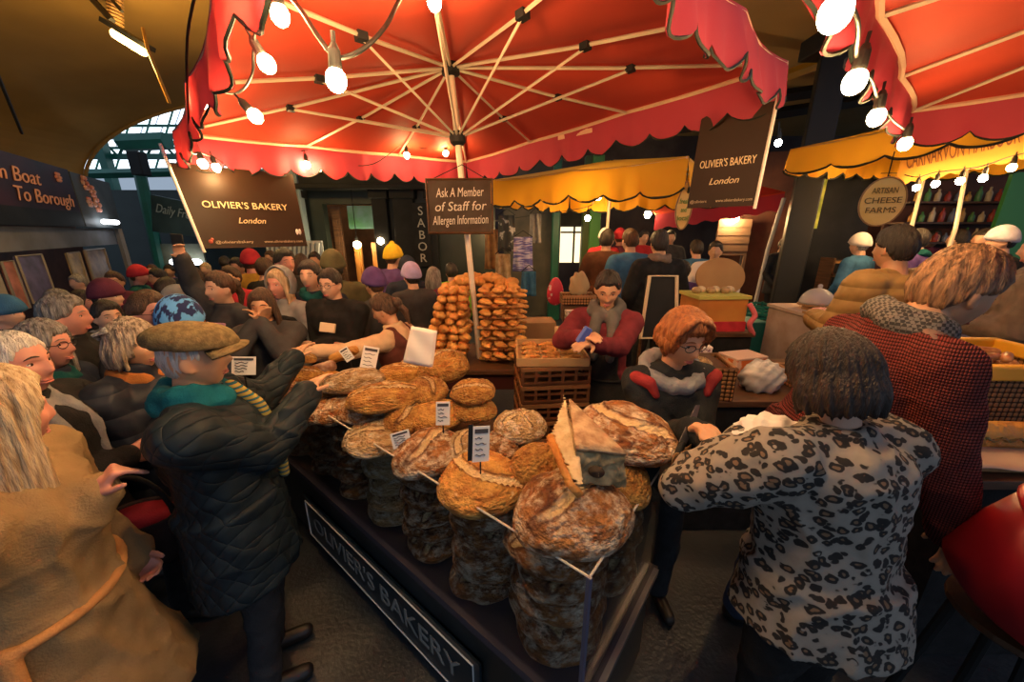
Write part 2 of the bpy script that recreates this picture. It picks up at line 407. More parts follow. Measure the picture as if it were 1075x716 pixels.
# a second, further sign in teal with pale script, and shops behind it
B0, B1 = PY(158, 204, 9.6), PY(214, 216, 9.6); B2, B3 = PY(216, 250, 9.6), PY(160, 243, 9.6)
t = thing('hanging_sign', 'dark teal shop sign with pale script beyond the grey fascia', 'sign', (B0 + B2) / 2)
b = MB(); b.slab([B0, B1, B2, B3], (0, 1, 0), 0.08); b.build('board', mat('teal_board', (0.02, 0.05, 0.06), 0.5, col2=(0.05, 0.10, 0.11), scale=2), t)
c = (B0 + B1 + B2 + B3) / 4; lettering('Daily Fresh', mat('pale_script', (0.35, 0.45, 0.46), 0.6), t, c + Vector((0, -0.02, 0.12)), B1 - B0, (0, 0, 1), 0.3, shear=0.3, width=(B1 - B0).length * .8)
B0, B1 = PY(150, 256, 10.5), PY(215, 256, 10.5)
t = thing('menu_board', 'pair of pale green menu boards above the left crowd', 'sign', (B0 + B1) / 2)
for k in (0.12, 0.58):
    p = B0.lerp(B1, k); q = B0.lerp(B1, k + 0.36); b = MB(); b.slab([p, q, q - Vector((0, 0, .55)), p - Vector((0, 0, .55))], (0, 1, 0), 0.05); b.build('panel', mat('sage_panel', (0.16, 0.17, 0.11), 0.6, col2=(0.24, 0.25, 0.18), scale=3), t)
b = MB(); b.box((-13.5, 12.5, 1.6), (17, 0.2, 3.2)); struct('wall_back_left', b, m_darkgreen)
b = MB(); q = PY(195, 275, 10.3); b.cap(q - Vector((0.35, 0, 0)), 0.08, q + Vector((0.35, 0, 0)), 0.08)
b.build('counter_lamp', MATS['cool_lamp'], smooth=True, label='cool white glowing lamp low behind the left crowd', cat='light')

# ---------------- dark green shopfront straight behind the stall
Y8 = 8.0
def bk(u, v, y=Y8): return PY(u, v, y)
X0, Xd0, Xd1, X1 = bk(312, 250).x, bk(343, 250).x, bk(400, 250).x, bk(520, 250).x
b = MB(); b.box(((X0 + Xd0) / 2, Y8 + .1, 1.9), (Xd0 - X0, 0.2, 3.8)); b.box(((X1 + Xd1) / 2, Y8 + .1, 1.9), (X1 - Xd1, 0.2, 3.8))
zt = bk(370, 214).z; b.box(((Xd0 + Xd1) / 2, Y8 + .1, (zt + 3.8) / 2), (Xd1 - Xd0, 0.2, 3.8 - zt)); struct('wall_back', b, m_darkgreen)
b = MB(); b.box(((X0 + X1) / 2 - .1, Y8 - .12, 3.25), (X1 - X0 + .3, 0.25, 0.9)); b.box(((X0 + X1) / 2 - .1, Y8 - .18, 2.78), (X1 - X0 + .4, 0.36, 0.1)); struct('trim_10', b, m_black, bevel=0.02)
for i, (u, w) in enumerate(((404, .3), (428, .42), (456, .2), (322, .2))):
    x = bk(u, 250).x; b = MB(); b.box((x, Y8 - .08, 1.4), (w, 0.2, 2.8)); b.box((x, Y8 - .1, 0.15), (w + .08, 0.26, 0.3)); b.box((x, Y8 - .1, 2.65), (w + .08, 0.26, 0.16)); struct('trim_%d' % (11 + i), b, m_black, bevel=0.015)
# inside of the shop: back wall, warm door leaves, a green picture
b = MB(); b.box(((Xd0 + Xd1) / 2, Y8 + 2.2, 1.6), (3.2, 0.1, 3.2)); struct('wall_shop_inside', b, mat('shop_inside', (0.16, 0.07, 0.025), 0.7, col2=(0.28, 0.13, 0.05), scale=3))
t = thing('door_1', None, None, (Xd0 + .4, Y8 + .3, 0)); tag(t, kind='structure')
for uu, w, mm, nm in ((351, .22, m_wood_d, 'jamb'), (371, .16, m_wood_o, 'leaf'), (391, .20, m_wood_o, 'leaf')):
    x = bk(uu, 270).x; zz = bk(uu, 255 if mm is m_wood_o else 217).z; b = MB(); b.box((x, Y8 + .3, zz / 2), (w, 0.08, zz)); b.box((x, Y8 + .25, zz * .5), (w * .5, 0.05, zz * .8)); b.build(nm, mm, t, bevel=0.01)
b = MB(); p = bk(384, 228); b.box(p + Vector((0, .1, 0)), (0.80, 0.05, 0.46)); tp = b.build('picture', mat('green_picture', (0.03, 0.14, 0.04), 0.4, col2=(0.12, 0.22, 0.32), scale=2.5), label='green landscape picture above the lit shop doorway', cat='picture')
for (u, v) in ((375, 257), (400, 253)):
    q = bk(u, v, Y8 - .15);     b = MB(); b.ell(q, (0.075,) * 3, None, 14, 10); bo = b.build('bulb', mat('bulb_far', (1, .8, .5), 0.3, emit=(1.0, 0.72, 0.36), estr=110), label='warm round bulb %s the lit doorway' % ('left in front of' if u < 390 else 'at the right jamb of'), cat='bulb', smooth=True)
    b = MB(); b.tube([q + Vector((0, 0, .06)), q + Vector((0, 0, .16))], .03, 8); b.tube([q + Vector((0, 0, .14)), (q.x, q.y, 2.74)], .008, 5); co_ = b.build('cord', m_black, None); co_.parent = bo; co_.location = co_.location - bo.location
# vertical pale glyphs painted on the dark pillar
t = thing('pillar_sign', 'column of pale glyphs painted down the dark shopfront pillar', 'sign', bk(443, 270, Y8 - .25))
q = bk(443, 247, Y8 - .23)
b = MB(); b.box(q + Vector((0, .03, 0)), (.34, .03, 1.25)); b.build('board', m_black, t)
for i, ch in enumerate('SABOR'): lettering(ch, mat('glyph', (0.42, 0.42, 0.38), 0.7), t, q + Vector((0, -0.01, .46 - i * .23)), (1, 0, 0), (0, 0, 1), 0.24, name='glyph')
# pale louvred unit and bluish post at the left end of the shopfront
b = MB(); p = bk(308, 262, 7.6)
for i in range(12): b.box(p + Vector((-.5 + i * .09, 0, 0)), (0.05, 0.05, 0.26), rotm(0, .2, 0))
b.box(p + Vector((0, .05, .15)), (1.15, .05, .04)); b.box(p + Vector((0, .05, -.15)), (1.15, .05, .04)); b.box(p + Vector((0, .06, 0)), (1.15, .02, .3))
b.build('louvre_panel', mat('louvre_white', (0.5, 0.55, 0.58), 0.5), label='pale slatted vent panel above the crowd by the shopfront', cat='vent')
b = MB(); p = bk(313, 232, 7.8); b.box((p.x, p.y, 1.7), (0.3, .2, 3.4)); b.box((p.x, p.y, .2), (.4, .3, .4)); struct('column_left', b, mat('pale_blue_post', (0.22, 0.30, 0.34), 0.6), bevel=.02)

# ---------------- middle background: green posts, lit window, dark walls
b = MB(); p = bk(545, 250, 8.6); q = bk(572, 250, 8.6); b.box(((p.x + q.x) / 2, 8.7, 1.7), (q.x - p.x + .7, .15, 3.4)); struct('wall_middle', b, mat('grey_green_wall', (0.04, 0.045, 0.04), 0.7, col2=(0.10, 0.09, 0.07), scale=2))
for i, (u, w, mm) in enumerate(((583, .16, m_green), (616, .24, mat('olive_post', (0.05, 0.09, 0.02), 0.5)), (623, .22, mat('grass_post', (0.06, 0.24, 0.05), 0.5)))):
    p = bk(u, 250, 8.3 - i * .1); b = MB(); b.box((p.x, p.y, 1.7), (w, .22, 3.4)); b.box((p.x, p.y, .2), (w + .1, .3, .4)); struct('column_%d' % (i + 1), b, mm, bevel=.02)
p, q = bk(589, 232, 8.9), bk(611, 262, 8.9)
b = MB(); b.slab([(p.x, 8.9, q.z - .3), (q.x, 8.9, q.z - .3), (q.x, 8.9, p.z), (p.x, 8.9, p.z)], (0, 1, 0), .04); struct('window_2', b, mat('lit_window', (0.9, 0.75, 0.5), 0.4, emit=(1.0, 0.80, 0.50), estr=1.1))
b = MB(); b.box(((p.x + q.x) / 2 + .05, 8.86, (p.z + q.z) / 2), (.04, .05, p.z - q.z + .6)); b.box(((p.x + q.x) / 2, 8.86, p.z - .25), (q.x - p.x, .05, .04)); b.box(((p.x + q.x) / 2, 8.86, p.z + .12), (q.x - p.x + .3, .2, .5)); struct('trim_20', b, m_black)
b = MB(); b.box((5.2, 13, 2.6), (20, .2, 5.2)); struct('wall_far', b, mat('far_wall', (0.03, 0.022, 0.03), 0.7, col2=(0.06, 0.05, 0.055), scale=1.5))
# grey and beige shutters below the small red awning
for (u0, u1, v0, v1, yy, col, lab) in ((755, 783, 230, 268, 8.6, (0.20, 0.13, 0.085), 'brown panel lit by the lamp under the small red awning'),
                                       (784, 812, 230, 268, 8.9, (0.24, 0.20, 0.19), 'pale grey ribbed shutter under the small red awning')):
    p, q = PY(u0, v0, yy), PY(u1, v1, yy); b = MB()
    for k in range(9): z0 = q.z + (p.z - q.z) * k / 9; b.box(((p.x + q.x) / 2, yy, z0 + (p.z - q.z) / 18), (q.x - p.x, .04 + .02 * (k % 2), (p.z - q.z) / 9))
    b.box((p.x + .03, yy, q.z / 2), (.06, .05, q.z)); b.box((q.x - .03, yy, q.z / 2), (.06, .05, q.z))
    b.build('shutter', mat('shutter' + lab[:5], col, .6), label=lab, cat='shutter')
# black hoarding on the right with a green banner in front of it
p, q = PY(852, 190, 6.2), PY(902, 270, 6.2)
b = MB(); b.box(((p.x + q.x) / 2, 6.3, 1.55), (q.x - p.x + .1, .12, 3.1)); struct('wall_right', b, m_black)
b = MB(); b.box((9.2, 7.6, 1.8), (9, .15, 3.6), rotm(0, 0, -.35)); struct('wall_far_right', b, m_redbrown)
# ================================================================== umbrellas, awnings, banners, lamps
SC.cycles.use_denoising = True
def fabric(name, col, tcol, tr=0.35):
    m = bpy.data.materials.new(name); MATS[name] = m; m.use_nodes = True; nt = m.node_tree; b = nt.nodes['Principled BSDF']
    b.inputs['Base Color'].default_value = (*col, 1); b.inputs['Roughness'].default_value = 0.75
    t = _nd(nt, 'ShaderNodeBsdfTranslucent'); t.inputs[0].default_value = (*tcol, 1)
    mx = _nd(nt, 'ShaderNodeMixShader'); mx.inputs[0].default_value = tr
    nz = _nd(nt, 'ShaderNodeTexNoise'); nz.inputs['Scale'].default_value = 2.2; nz.inputs['Detail'].default_value = 2
    bp = _nd(nt, 'ShaderNodeBump'); bp.inputs['Strength'].default_value = 0.5; bp.inputs['Distance'].default_value = 0.03
    nt.links.new(nz.outputs['Fac'], bp.inputs['Height']); nt.links.new(bp.outputs[0], b.inputs['Normal'])
    nt.links.new(b.outputs[0], mx.inputs[1]); nt.links.new(t.outputs[0], mx.inputs[2]); nt.links.new(mx.outputs[0], nt.nodes['Material Output'].inputs[0])
    return m
m_red = fabric('red_canvas', (0.64, 0.070, 0.028), (0.6, 0.04, 0.02), 0.25)
m_val = fabric('daylit_red_canvas', (0.46, 0.048, 0.085), (0.5, 0.04, 0.04), 0.3)  # red canvas; purple tint in the colour stands for cool daylight on the valance
m_yel = fabric('yellow_canvas', (0.75, 0.36, 0.01), (0.7, 0.35, 0.02), 0.3)
m_alu = mat('pale_aluminium', (0.72, 0.62, 0.48), 0.4, metal=0.3)
m_trim = mat('dark_binding', (0.01, 0.016, 0.012), 0.6)
m_hem = mat('cream_binding', (0.75, 0.5, 0.34), 0.6)

def canopy(t, cen, R, a, b, h, nper, drop, nsc, mc, mv, ribs=True, pole_to=0.0, pole_r=0.022, hem=True, flare=0.02, tr_r=.007):
    cen = Vector(cen)
    def g(x, y, z): return cen + R @ Vector((x, y, z))
    cor = [(-a, -b), (a, -b), (a, b), (-a, b)]
    per = []                                              # rib ends round the edge
    for i in range(4):
        p, q = cor[i], cor[(i + 1) % 4]
        for k in range(nper): f = k / nper; per.append((p[0] * (1 - f) + q[0] * f, p[1] * (1 - f) + q[1] * f))
    nb, sub, rad = len(per), 5, 8
    def surf(s, r):                                       # s along the edge in ribs, r from apex to edge
        i = int(s) % nb; f = s - int(s); p, q = per[i], per[(i + 1) % nb]
        x, y = p[0] * (1 - f) + q[0] * f, p[1] * (1 - f) + q[1] * f
        sag = -0.045 * math.sin(PI * f) * r * (1.2 - r) * 2
        inn = 1 - 0.02 * math.sin(PI * f) * r
        return g(x * r * inn, y * r * inn, h * (1 - r) ** 1.08 + sag)
    m = MB(); N = nb * sub
    m.grid(lambda u, v: surf(u * N / sub if u < 1 else 0, 0.02 + 0.98 * v), N, rad)
    m.build('canopy', mc, t, smooth=True)
    v = MB(); tr = MB(); he = MB()
    for i in range(4):
        p, q = cor[i], cor[(i + 1) % 4]; e = Vector((q[0] - p[0], q[1] - p[1], 0)); n = Vector((e.y, -e.x, 0)).normalized()
        K = nsc * 10
        def ed(f):
            s = (i + f) * nper; return surf(min(s, nb - 1e-6) if not (i == 3 and f == 1) else 0, 1.0)
        def bot(f):
            sc = abs(math.sin(PI * nsc * f)) ** 0.7; fo = 0.02 * math.sin(f * 43 + i) + 0.012 * math.sin(f * 91 + 2 * i)
            return ed(f) + R @ (n * (flare + fo) + Vector((0, 0, -drop + 0.075 * (1 - sc))))
        v.grid(lambda f, k: ed(f).lerp(bot(f), k) + R @ (n * (0.012 * math.sin(f * 60) * k)), K, 4)
        tr.tube([bot(f / K) for f in range(K + 1)], tr_r, 4)
        if hem: he.tube([ed(f / 12) - R @ Vector((0, 0, 0.012)) - R @ n * 0.012 for f in range(13)], 0.014, 4)
    v.build('valance', mv, t, smooth=True)
    tr.build('binding', m_trim, t)
    if hem: he.build('edge_hem', m_hem, t)
    if ribs:
        for p in per:
            r = MB(); r.tube([g(0, 0, h - .03), g(p[0] * .5, p[1] * .5, h * .5 - .035), g(p[0] * .985, p[1] * .985, -.012)], 0.011, 4); r.build('rib', m_alu, t)
            k = 0.55; s = MB(); s.tube([g(0, 0, h - .45), g(p[0] * k, p[1] * k, h * (1 - k) - .045)], 0.009, 4)
            so = s.build('strut', m_alu, t)
            j = MB(); j.box(g(p[0] * k, p[1] * k, h * (1 - k) - .04), (.05, .05, .035), R); j.build('joint', m_black, so)
    hb = MB(); hb.lathe([(.03, -.05), (.06, -.04), (.06, .02), (.03, .03)], 12, g(0, 0, h - .03), R); hb.build('hub', m_black, t)
    ru = MB(); ru.lathe([(.035, -.05), (.055, -.03), (.055, .03), (.035, .04)], 12, g(0, 0, h - .45), R); ru.build('runner', m_black, t)
    top = g(0, 0, h); dn = R @ Vector((0, 0, -1)); k = (pole_to - top.z) / dn.z
    po = MB(); po.tube([top, top + dn * k], pole_r, 12); po.build('pole', m_alu, t)
    bs = MB(); f0 = top + dn * k; bs.lathe([(.26, 0), (.26, .05), (.22, .07), (.05, .08), (.04, .22)], 20, (f0.x, f0.y, 0)); bs.build('base', m_black, t, smooth=False)

U1 = thing('market_umbrella', 'large red market umbrella over the bread stall with pole behind the loaves', 'umbrella', (-0.2, 2.86, 0))
R1 = rotm(-0.004, 0, 0) @ Matrix.Rotation(-0.071, 3, 'Y') @ Matrix.Rotation(0.783, 3, 'Z')
canopy(U1, (-0.398, 2.859, 2.789), R1, 1.376, 1.626, 0.214, 3, 0.27, 11, m_red, m_val)
k = PZ(603, 132, 2.82); b = MB(); p = P(586, 136, 3.5); q = P(622, 127, 3.25)
b.slab([p, q, q - Vector((0, 0, .09)), p - Vector((0, 0, .09))], (0.6, 0.7, 0), 0.004); b.build('care_label', mat('label_tape', (0.75, 0.45, 0.3), .6), U1)
U2 = thing('market_umbrella', 'second red market umbrella at the top right with bulbs along its edge', 'umbrella', (2.87, 0.85, 0))
canopy(U2, (2.87, 0.85, 2.76), Matrix.Rotation(0.713, 3, 'Z'), 1.376, 1.626, 0.25, 3, 0.25, 11, m_red, m_val)
# yellow awnings
ax = math.atan2(3.92 - 5.6, 1.69 + 0.3)
Y1 = thing('yellow_awning', 'yellow stall awning with dark scalloped binding behind the bread stall', 'awning', (1.45, 5.55, 0))
cen = Vector((0.70, 4.76, 2.63)) + Vector((0.65, 0.76, 0)) * 1.05
canopy(Y1, cen, Matrix.Rotation(ax, 3, 'Z'), 1.31, 1.05, 0.25, 2, 0.36, 6, m_yel, m_yel, hem=True, tr_r=.013)
ax2 = math.atan2(-0.97, 0.245)
c0 = Vector((3.77, 5.5, 3.0)); dirn = Vector((0.245, -0.97, 0)).normalized(); nn = Vector((-dirn.y, dirn.x, 0))
Y2 = thing('yellow_awning', 'long yellow awning with wavy dark binding at the upper right', 'awning', (c0 + dirn * 2 + nn * 1.4).xy.to_3d())
canopy(Y2, c0 + dirn * 2.2 + nn * 1.3, Matrix.Rotation(ax2, 3, 'Z'), 2.2, 1.3, 0.3, 2, 0.33, 8, m_yel, m_yel, hem=True, tr_r=.014)
# the lettered back flounce under the long awning
q0, q1 = P(946, 168, 4.6), P(1105, 128, 3.7); e = (q1 - q0)
t = thing('lettered_flounce', 'ochre flounce lettered in brown under the long yellow awning', 'sign', (q0 + q1) / 2)
b = MB(); N = 60
b.grid(lambda f, k: q0 + e * f + Vector((0, 0, .18 - k * (.46 + .04 * abs(math.sin(f * 22))))) , N, 3); b.build('flounce', mat('ochre_cloth', (0.36, 0.17, 0.02), .8), t, solid=0.006)
lettering('CARNARVON HARBOUR', mat('brown_lettering', (0.10, 0.035, 0.005), .8), t, q0 + e * .42 - Vector((0, .03, .04)), e, (0, 0, 1), .28, width=e.length * .78)
# small red awning with white pole further back
t = thing('red_awning', 'small red awning on a white pole far behind the yellow oval board', 'awning', PY(770, 300, 8.0))
p0, p1, p2 = PY(688, 226, 8.4), PY(824, 203, 7.4), PY(820, 225, 7.4)
b = MB(); b.slab([p0, p1, p1 + Vector((.2, 1.6, .35)), p0 + Vector((.2, 1.6, .5))], (0, 0, 1), .03); b.build('roof', m_red, t)
b = MB(); b.grid(lambda f, k: p0.lerp(p1, f) - Vector((0, 0, k * (.30 + .03 * math.sin(f * 40)))), 30, 2); b.build('valance', m_val, t, solid=.008)
b = MB(); q = PY(806, 262, 7.2); b.tube([PY(823, 208, 7.2), (PY(806, 262, 7.2)), (PY(795, 300, 7.2).x, 7.2, 0)], .035, 8); b.build('pole', m_white, t)

# ---------------- banners of the bakery
m_ban = mat('banner_brown', (0.022, 0.009, 0.0035), 0.5, col2=(0.032, 0.014, 0.005), scale=1.5, spec=.25)
m_cream = mat('cream_lettering', (0.80, 0.62, 0.34), 0.5, emit=None)
def banner(label, tl, tr, bl, br, polev, sy, by, small):
    t = thing('bakery_banner', label, 'banner', (bl + br) / 2)
    n = (tr - tl).cross(bl - tl).normalized()
    if n.dot(Vector((0, 0, CAMH)) - tl) < 0: n = -n
    b = MB(); b.slab([tl, tr, br, bl], -n, .006); b.build('sheet', m_ban, t)
    x = (br - bl).normalized(); up = ((tl + tr) - (bl + br)).normalized(); w = (br - bl).length; h = ((tl + tr) - (bl + br)).length / 2
    o = (bl + br) / 2 + n * .004
    lettering("OLIVIER'S BAKERY", m_cream, t, o + up * h * sy, x, up, h * .115, .002, width=w * .80)
    lettering('London', m_cream, t, o + up * h * (sy - .19) + x * w * .0, x, up, h * .10, .002, shear=.3)
    for s, fx, wd in small: lettering(s, mat('pale_small', (0.5, 0.38, 0.24), .6), t, o + up * h * .07 + x * w * fx, x, up, .03, .001, width=w * wd)
    b = MB(); b.tube(polev, .011, 8); b.build('pole', mat('white_pole', (0.85, 0.78, 0.68), .4), t)
    return t, o, x, up, w, h, n
d2 = Vector((0.707, 0.707, 0))
bl = Vector((-2.40, 2.95, 1.80)); br = bl + d2 * 0.74; tl = Vector((-2.56, 2.98, 2.42)); trr = tl + d2 * 0.84
t, o, x, up, w, h, n = banner('brown hanging banner with cream lettering above the left crowd', tl, trr, bl, br, [tl + n0 for n0 in (Vector((-.005, -.01, .12)),)] + [bl - Vector((0, .01, .03))], .53, .3,
    [('@oliviersbakery', -.22, .34), ('www.oliviersbakery.com', .26, .4)])
b = MB(); q = o + x * w * -.43 + up * h * .08; b.ell(q, (.018, .01, .016)); b.ell(q + up * .018 + x * .014, (.011, .008, .011)); b.build('bird_mark', mat('red_mark', (.6, .12, .07), .5), t, smooth=True)
b = MB(); q = o + x * w * .43 + up * h * .2; b.ell(q, (.012, .01, .026), None, 10, 6); b.ell(q + x * .022, (.012, .01, .026), None, 10, 6); b.build('loaf_mark', m_white, t, smooth=True)
d1 = Vector((-0.72, 0.69, 0)).normalized()
br = Vector((1.70, 2.74, 2.10)); bl = br + d1 * .455; trr = Vector((1.715, 2.72, 2.74)); tl = trr + d1 * .455
banner('brown hanging banner with cream lettering between the two yellow awnings', tl, trr, bl, br, [trr + Vector((0, -.012, .14)), br + Vector((0, -.012, -.02))], .47, .3, [('@oliviers', -.33, .26), ('www.oliviersbakery.com', .2, .52)])

# ---------------- chalkboard on the umbrella pole
cc = P(483, 217, 2.55); t = thing('chalkboard', 'small chalkboard with white handwriting on the umbrella pole', 'sign', cc - Vector((0, 0, .18)))
b = MB(); b.box(cc, (.43, .012, .335)); b.build('slate', mat('slate', (0.035, 0.025, 0.018), .7, col2=(0.065, 0.048, 0.036), scale=5, spec=.15), t)
b = MB(); b.tube([cc + Vector((x, -.004, z)) for x, z in ((-.225, -.175), (.225, -.175), (.225, .175), (-.225, .175))], .011, 4, closed=True); b.build('frame', m_wood_d, t)
mch = mat('chalk', (0.52, 0.48, 0.42), .9)
for i, (s, w) in enumerate((('Ask A Member', .33), ('of Staff for', .36), ('Allergen Information', .39))):
    lettering(s, mch, t, cc + Vector((0, -.009, .09 - i * .09)), (1, 0, .03), (0, 0, 1), .085, .001, shear=.2, width=w)
b = MB(); b.tube([cc + Vector((-.2, 0, .17)), cc + Vector((.02, .02, .27)), cc + Vector((.2, 0, .17))], .003, 4); b.build('cord', m_black, t)

# ---------------- other hanging signs
def oval_board(label, c, rx, rz, m, txt, mt, yaw=0, tail=False, tx=1.0):
    t = thing('hanging_board', label, 'sign', c - Vector((0, 0, rz))); R = rotm(0, 0, yaw); b = MB(); n = 32
    pts = []
    for k in range(n):
        a = 2 * PI * k / n; x, z = rx * math.cos(a), rz * math.sin(a)
        if tail: x *= max(.18, 1 - .55 * max(0, z / rz)) ; z *= 1.15
        pts.append(c + R @ Vector((x, 0, z)))
    b.slab(pts, R @ Vector((0, 1, 0)), .02); b.build('board', m, t)
    rm = MB(); rm.tube([p + R @ Vector((0, -.004, 0)) for p in pts], .008, 5, closed=True); rm.build('rim', m_wood_m, t)
    for i, (s, w) in enumerate(txt):
        lettering(s, mt, t, c + R @ Vector((0, -.012, rz * (.45 - .4 * i - (.25 if tail else 0)))), R @ Vector((1, 0, 0)), (0, 0, 1), rz * .34, .002, width=w * rx)
    b = MB(); b.tube([c + Vector((0, .01, rz)), c + Vector((0, .01, rz + .25))], .006, 5); b.build('hook', m_black, t)
m_oval = mat('oval_yellow', (0.75, 0.45, 0.10), .5, col2=(.8, .55, .2), scale=4)
oval_board('yellow oval hanging board with dark lettering beside the long awning', P(926, 212, 4.0), .19, .25, m_oval, (('ARTISAN', 1.1), ('CHEESE', 1.6), ('FARMS', 1.3)), mat('board_ink', (.12, .07, .02), .7), -.5)
oval_board('yellow drop shaped board with green writing at the yellow awning corner', P(718, 216, 3.7), .075, .20, m_oval, (('fresh', 1.2), ('and', .7), ('local', 1.3)), mat('green_ink', (.08, .25, .03), .7), -.2, True)
p, q = PY(838, 186, 6.0), PY(858, 240, 6.0)
t = thing('green_banner', 'narrow yellow green banner hanging in front of the black hoarding', 'banner', (p.x, 6.0, q.z)); b = MB()
b.grid(lambda f, k: Vector((p.x + (q.x - p.x) * f, 6.0 + .03 * math.sin(f * 9), p.z + (q.z - p.z) * k)), 10, 10); b.build('cloth', mat('lime_cloth', (.18, .28, .04), .8, col2=(.5, .55, .12), scale=5), t, solid=.006)
b = MB(); b.tube([(p.x - .04, 6, p.z), (q.x + .04, 6, p.z)], .012, 6); b.build('rod', m_black, t)

# ---------------- festoon lamps
m_bulb = mat('bulb_glow', (1, .85, .6), .3, emit=(1.0, 0.60, 0.24), estr=BULB_W / (4 * PI * PI * 0.028 ** 2))
m_sock = mat('socket_rubber', (0.015, 0.015, 0.014), .5)
m_cold = mat('bulb_cold', (.9, .95, 1), .3, emit=(.75, .85, 1.0), estr=60)
def string_lights(label, bulbs, cable, r=.028, cr=.006, mb=None, sock=True):
    pts = [P(*q) for q in cable]; t = thing('string_lights', label, 'lights', pts[0])
    if len(pts) > 1: b = MB(); b.tube(smooth_path(pts), cr, 6); b.build('cable', m_sock, t, smooth=True)
    for (u, v, d, tu, tv) in bulbs:                       # bulb at a point, its socket leaning by (tu, tv)
        c = P(u, v, d); up = Vector((tu, tv, 1)).normalized()
        s = MB(); s.tube([c + up * r * .6, c + up * r * 1.2, c + up * r * 2.6, c + up * r * 3.2], [r * .62, r * .66, r * .58, r * .3], 12); s.tube([c + up * r * 3, c + up * r * 4.2], cr, 5)
        so = s.build('lamp_socket', m_sock, t, smooth=False)
        q = MB(); x, y, z = frame_of(-up); R = Matrix((x, y, z)).transposed()
        q.ell(c, (r, r, r * 1.15), R, 14, 9); q.build('bulb', mb or m_bulb, so, smooth=True)
    return t
def smooth_path(pts, k=6):
    out = []; n = len(pts)
    for i in range(n - 1):
        p0, p1, p2, p3 = pts[max(i - 1, 0)], pts[i], pts[i + 1], pts[min(i + 2, n - 1)]
        for j in range(k):
            f = j / k; out.append(0.5 * ((2 * p1) + (p2 - p0) * f + (2 * p0 - 5 * p1 + 4 * p2 - p3) * f * f + (3 * p1 - p0 - 3 * p2 + p3) * f ** 3))
    out.append(pts[-1]); return out
string_lights('thick black cable with lamps under the front of the stall umbrella', [(353, 84, 1.05, .05, 0), (456, 2, 1.45, 0, 0), (294, 16, 1.2, 0, 0)],
    [(268, -30, 1.25), (294, -12, 1.2), (312, 5, 1.12), (334, 38, 1.06), (349, 57, 1.04), (362, 60, 1.04), (383, 50, 1.05), (405, 27, 1.1), (422, -4, 1.2), (440, -20, 1.4), (456, -18, 1.45)], cr=.007)
string_lights('festoon of warm lamps down the left edge of the stall umbrella', [(280, 67, 1.3, -.5, 0), (268, 122, 1.6, -.9, .1), (211, 108, 2.0, .2, 0), (213, 172, 2.45, -.2, 0), (227, 176, 2.8, -.2, 0)],
    [(272, -20, 1.2), (268, 30, 1.25), (266, 52, 1.3), (264, 80, 1.4), (248, 98, 1.6), (222, 98, 1.9), (204, 130, 2.2), (208, 158, 2.5), (224, 164, 2.8)], cr=.005)
string_lights('festoon of warm lamps along the back edge of the stall umbrella', [(322, 173, 3.3, 0, 0), (334, 177, 3.5, 0, 0), (427, 163, 3.7, 0, 0), (468, 161, 3.9, 0, 0), (288, 190, 3.4, 0, 0), (250, 192, 3.1, 0, 0)],
    [(224, 164, 2.8), (250, 180, 3.1), (288, 177, 3.4), (318, 158, 3.3), (333, 162, 3.5), (360, 172, 3.6), (392, 172, 3.65), (427, 150, 3.7), (445, 156, 3.8), (468, 149, 3.9)], cr=.004)
string_lights('row of big warm lamps along the edge of the right umbrella', [(877, 14, .82, -.1, 0), (897, 86, 1.2, .1, 0), (920, 123, 1.65, 0, 0), (950, 151, 2.15, 0, 0)],
    [(840, -40, .75), (870, -24, .82), (900, 20, .95), (900, 62, 1.2), (915, 84, 1.4), (922, 104, 1.65), (936, 125, 1.9), (950, 136, 2.15)], r=.033)
string_lights('small lamps strung under the middle yellow awning', [(628, 206, 4.6, 0, 0), (617, 229, 6.2, 0, 0), (514, 244, 7.0, 0, 0)], [(500, 228, 7.0), (514, 232, 7.0), (560, 226, 6.6), (617, 217, 6.2), (622, 205, 5.4), (628, 192, 4.6), (660, 198, 4.6)], r=.045)
string_lights('bright lamps strung along the lettered flounce on the right', [(1032, 187, 3.9, 0, 0), (1008, 190, 4.0, 0, 0), (982, 193, 4.2, 0, 0), (962, 197, 4.4, 0, 0), (943, 190, 4.7, 0, 0), (1062, 176, 3.75, 0, 0)],
    [(925, 182, 4.9), (943, 182, 4.7), (962, 186, 4.4), (982, 181, 4.2), (1008, 178, 4.0), (1032, 174, 3.9), (1062, 164, 3.75), (1090, 158, 3.6)], r=.035)
string_lights('single lamp hanging in the dark beyond the yellow drop shaped board', [(680, 225, 8.0, 0, 0)], [(680, 214, 8.0), (681, 190, 8.0)], r=.07)
string_lights('lamp under the small red awning', [(772, 229, 8.0, 0, 0)], [(772, 218, 8.0), (771, 205, 8.2)], r=.075)
string_lights('lamp high on the dark green shopfront fascia', [(382, 195, 7.5, 0, 0)], [(382, 185, 7.5), (381, 170, 7.6)], r=.065)
string_lights('cold white lamp beside the right bakery banner', [(817, 150, 3.6, 0, 0)], [(817, 143, 3.6), (818, 128, 3.6)], r=.03, mb=m_cold)
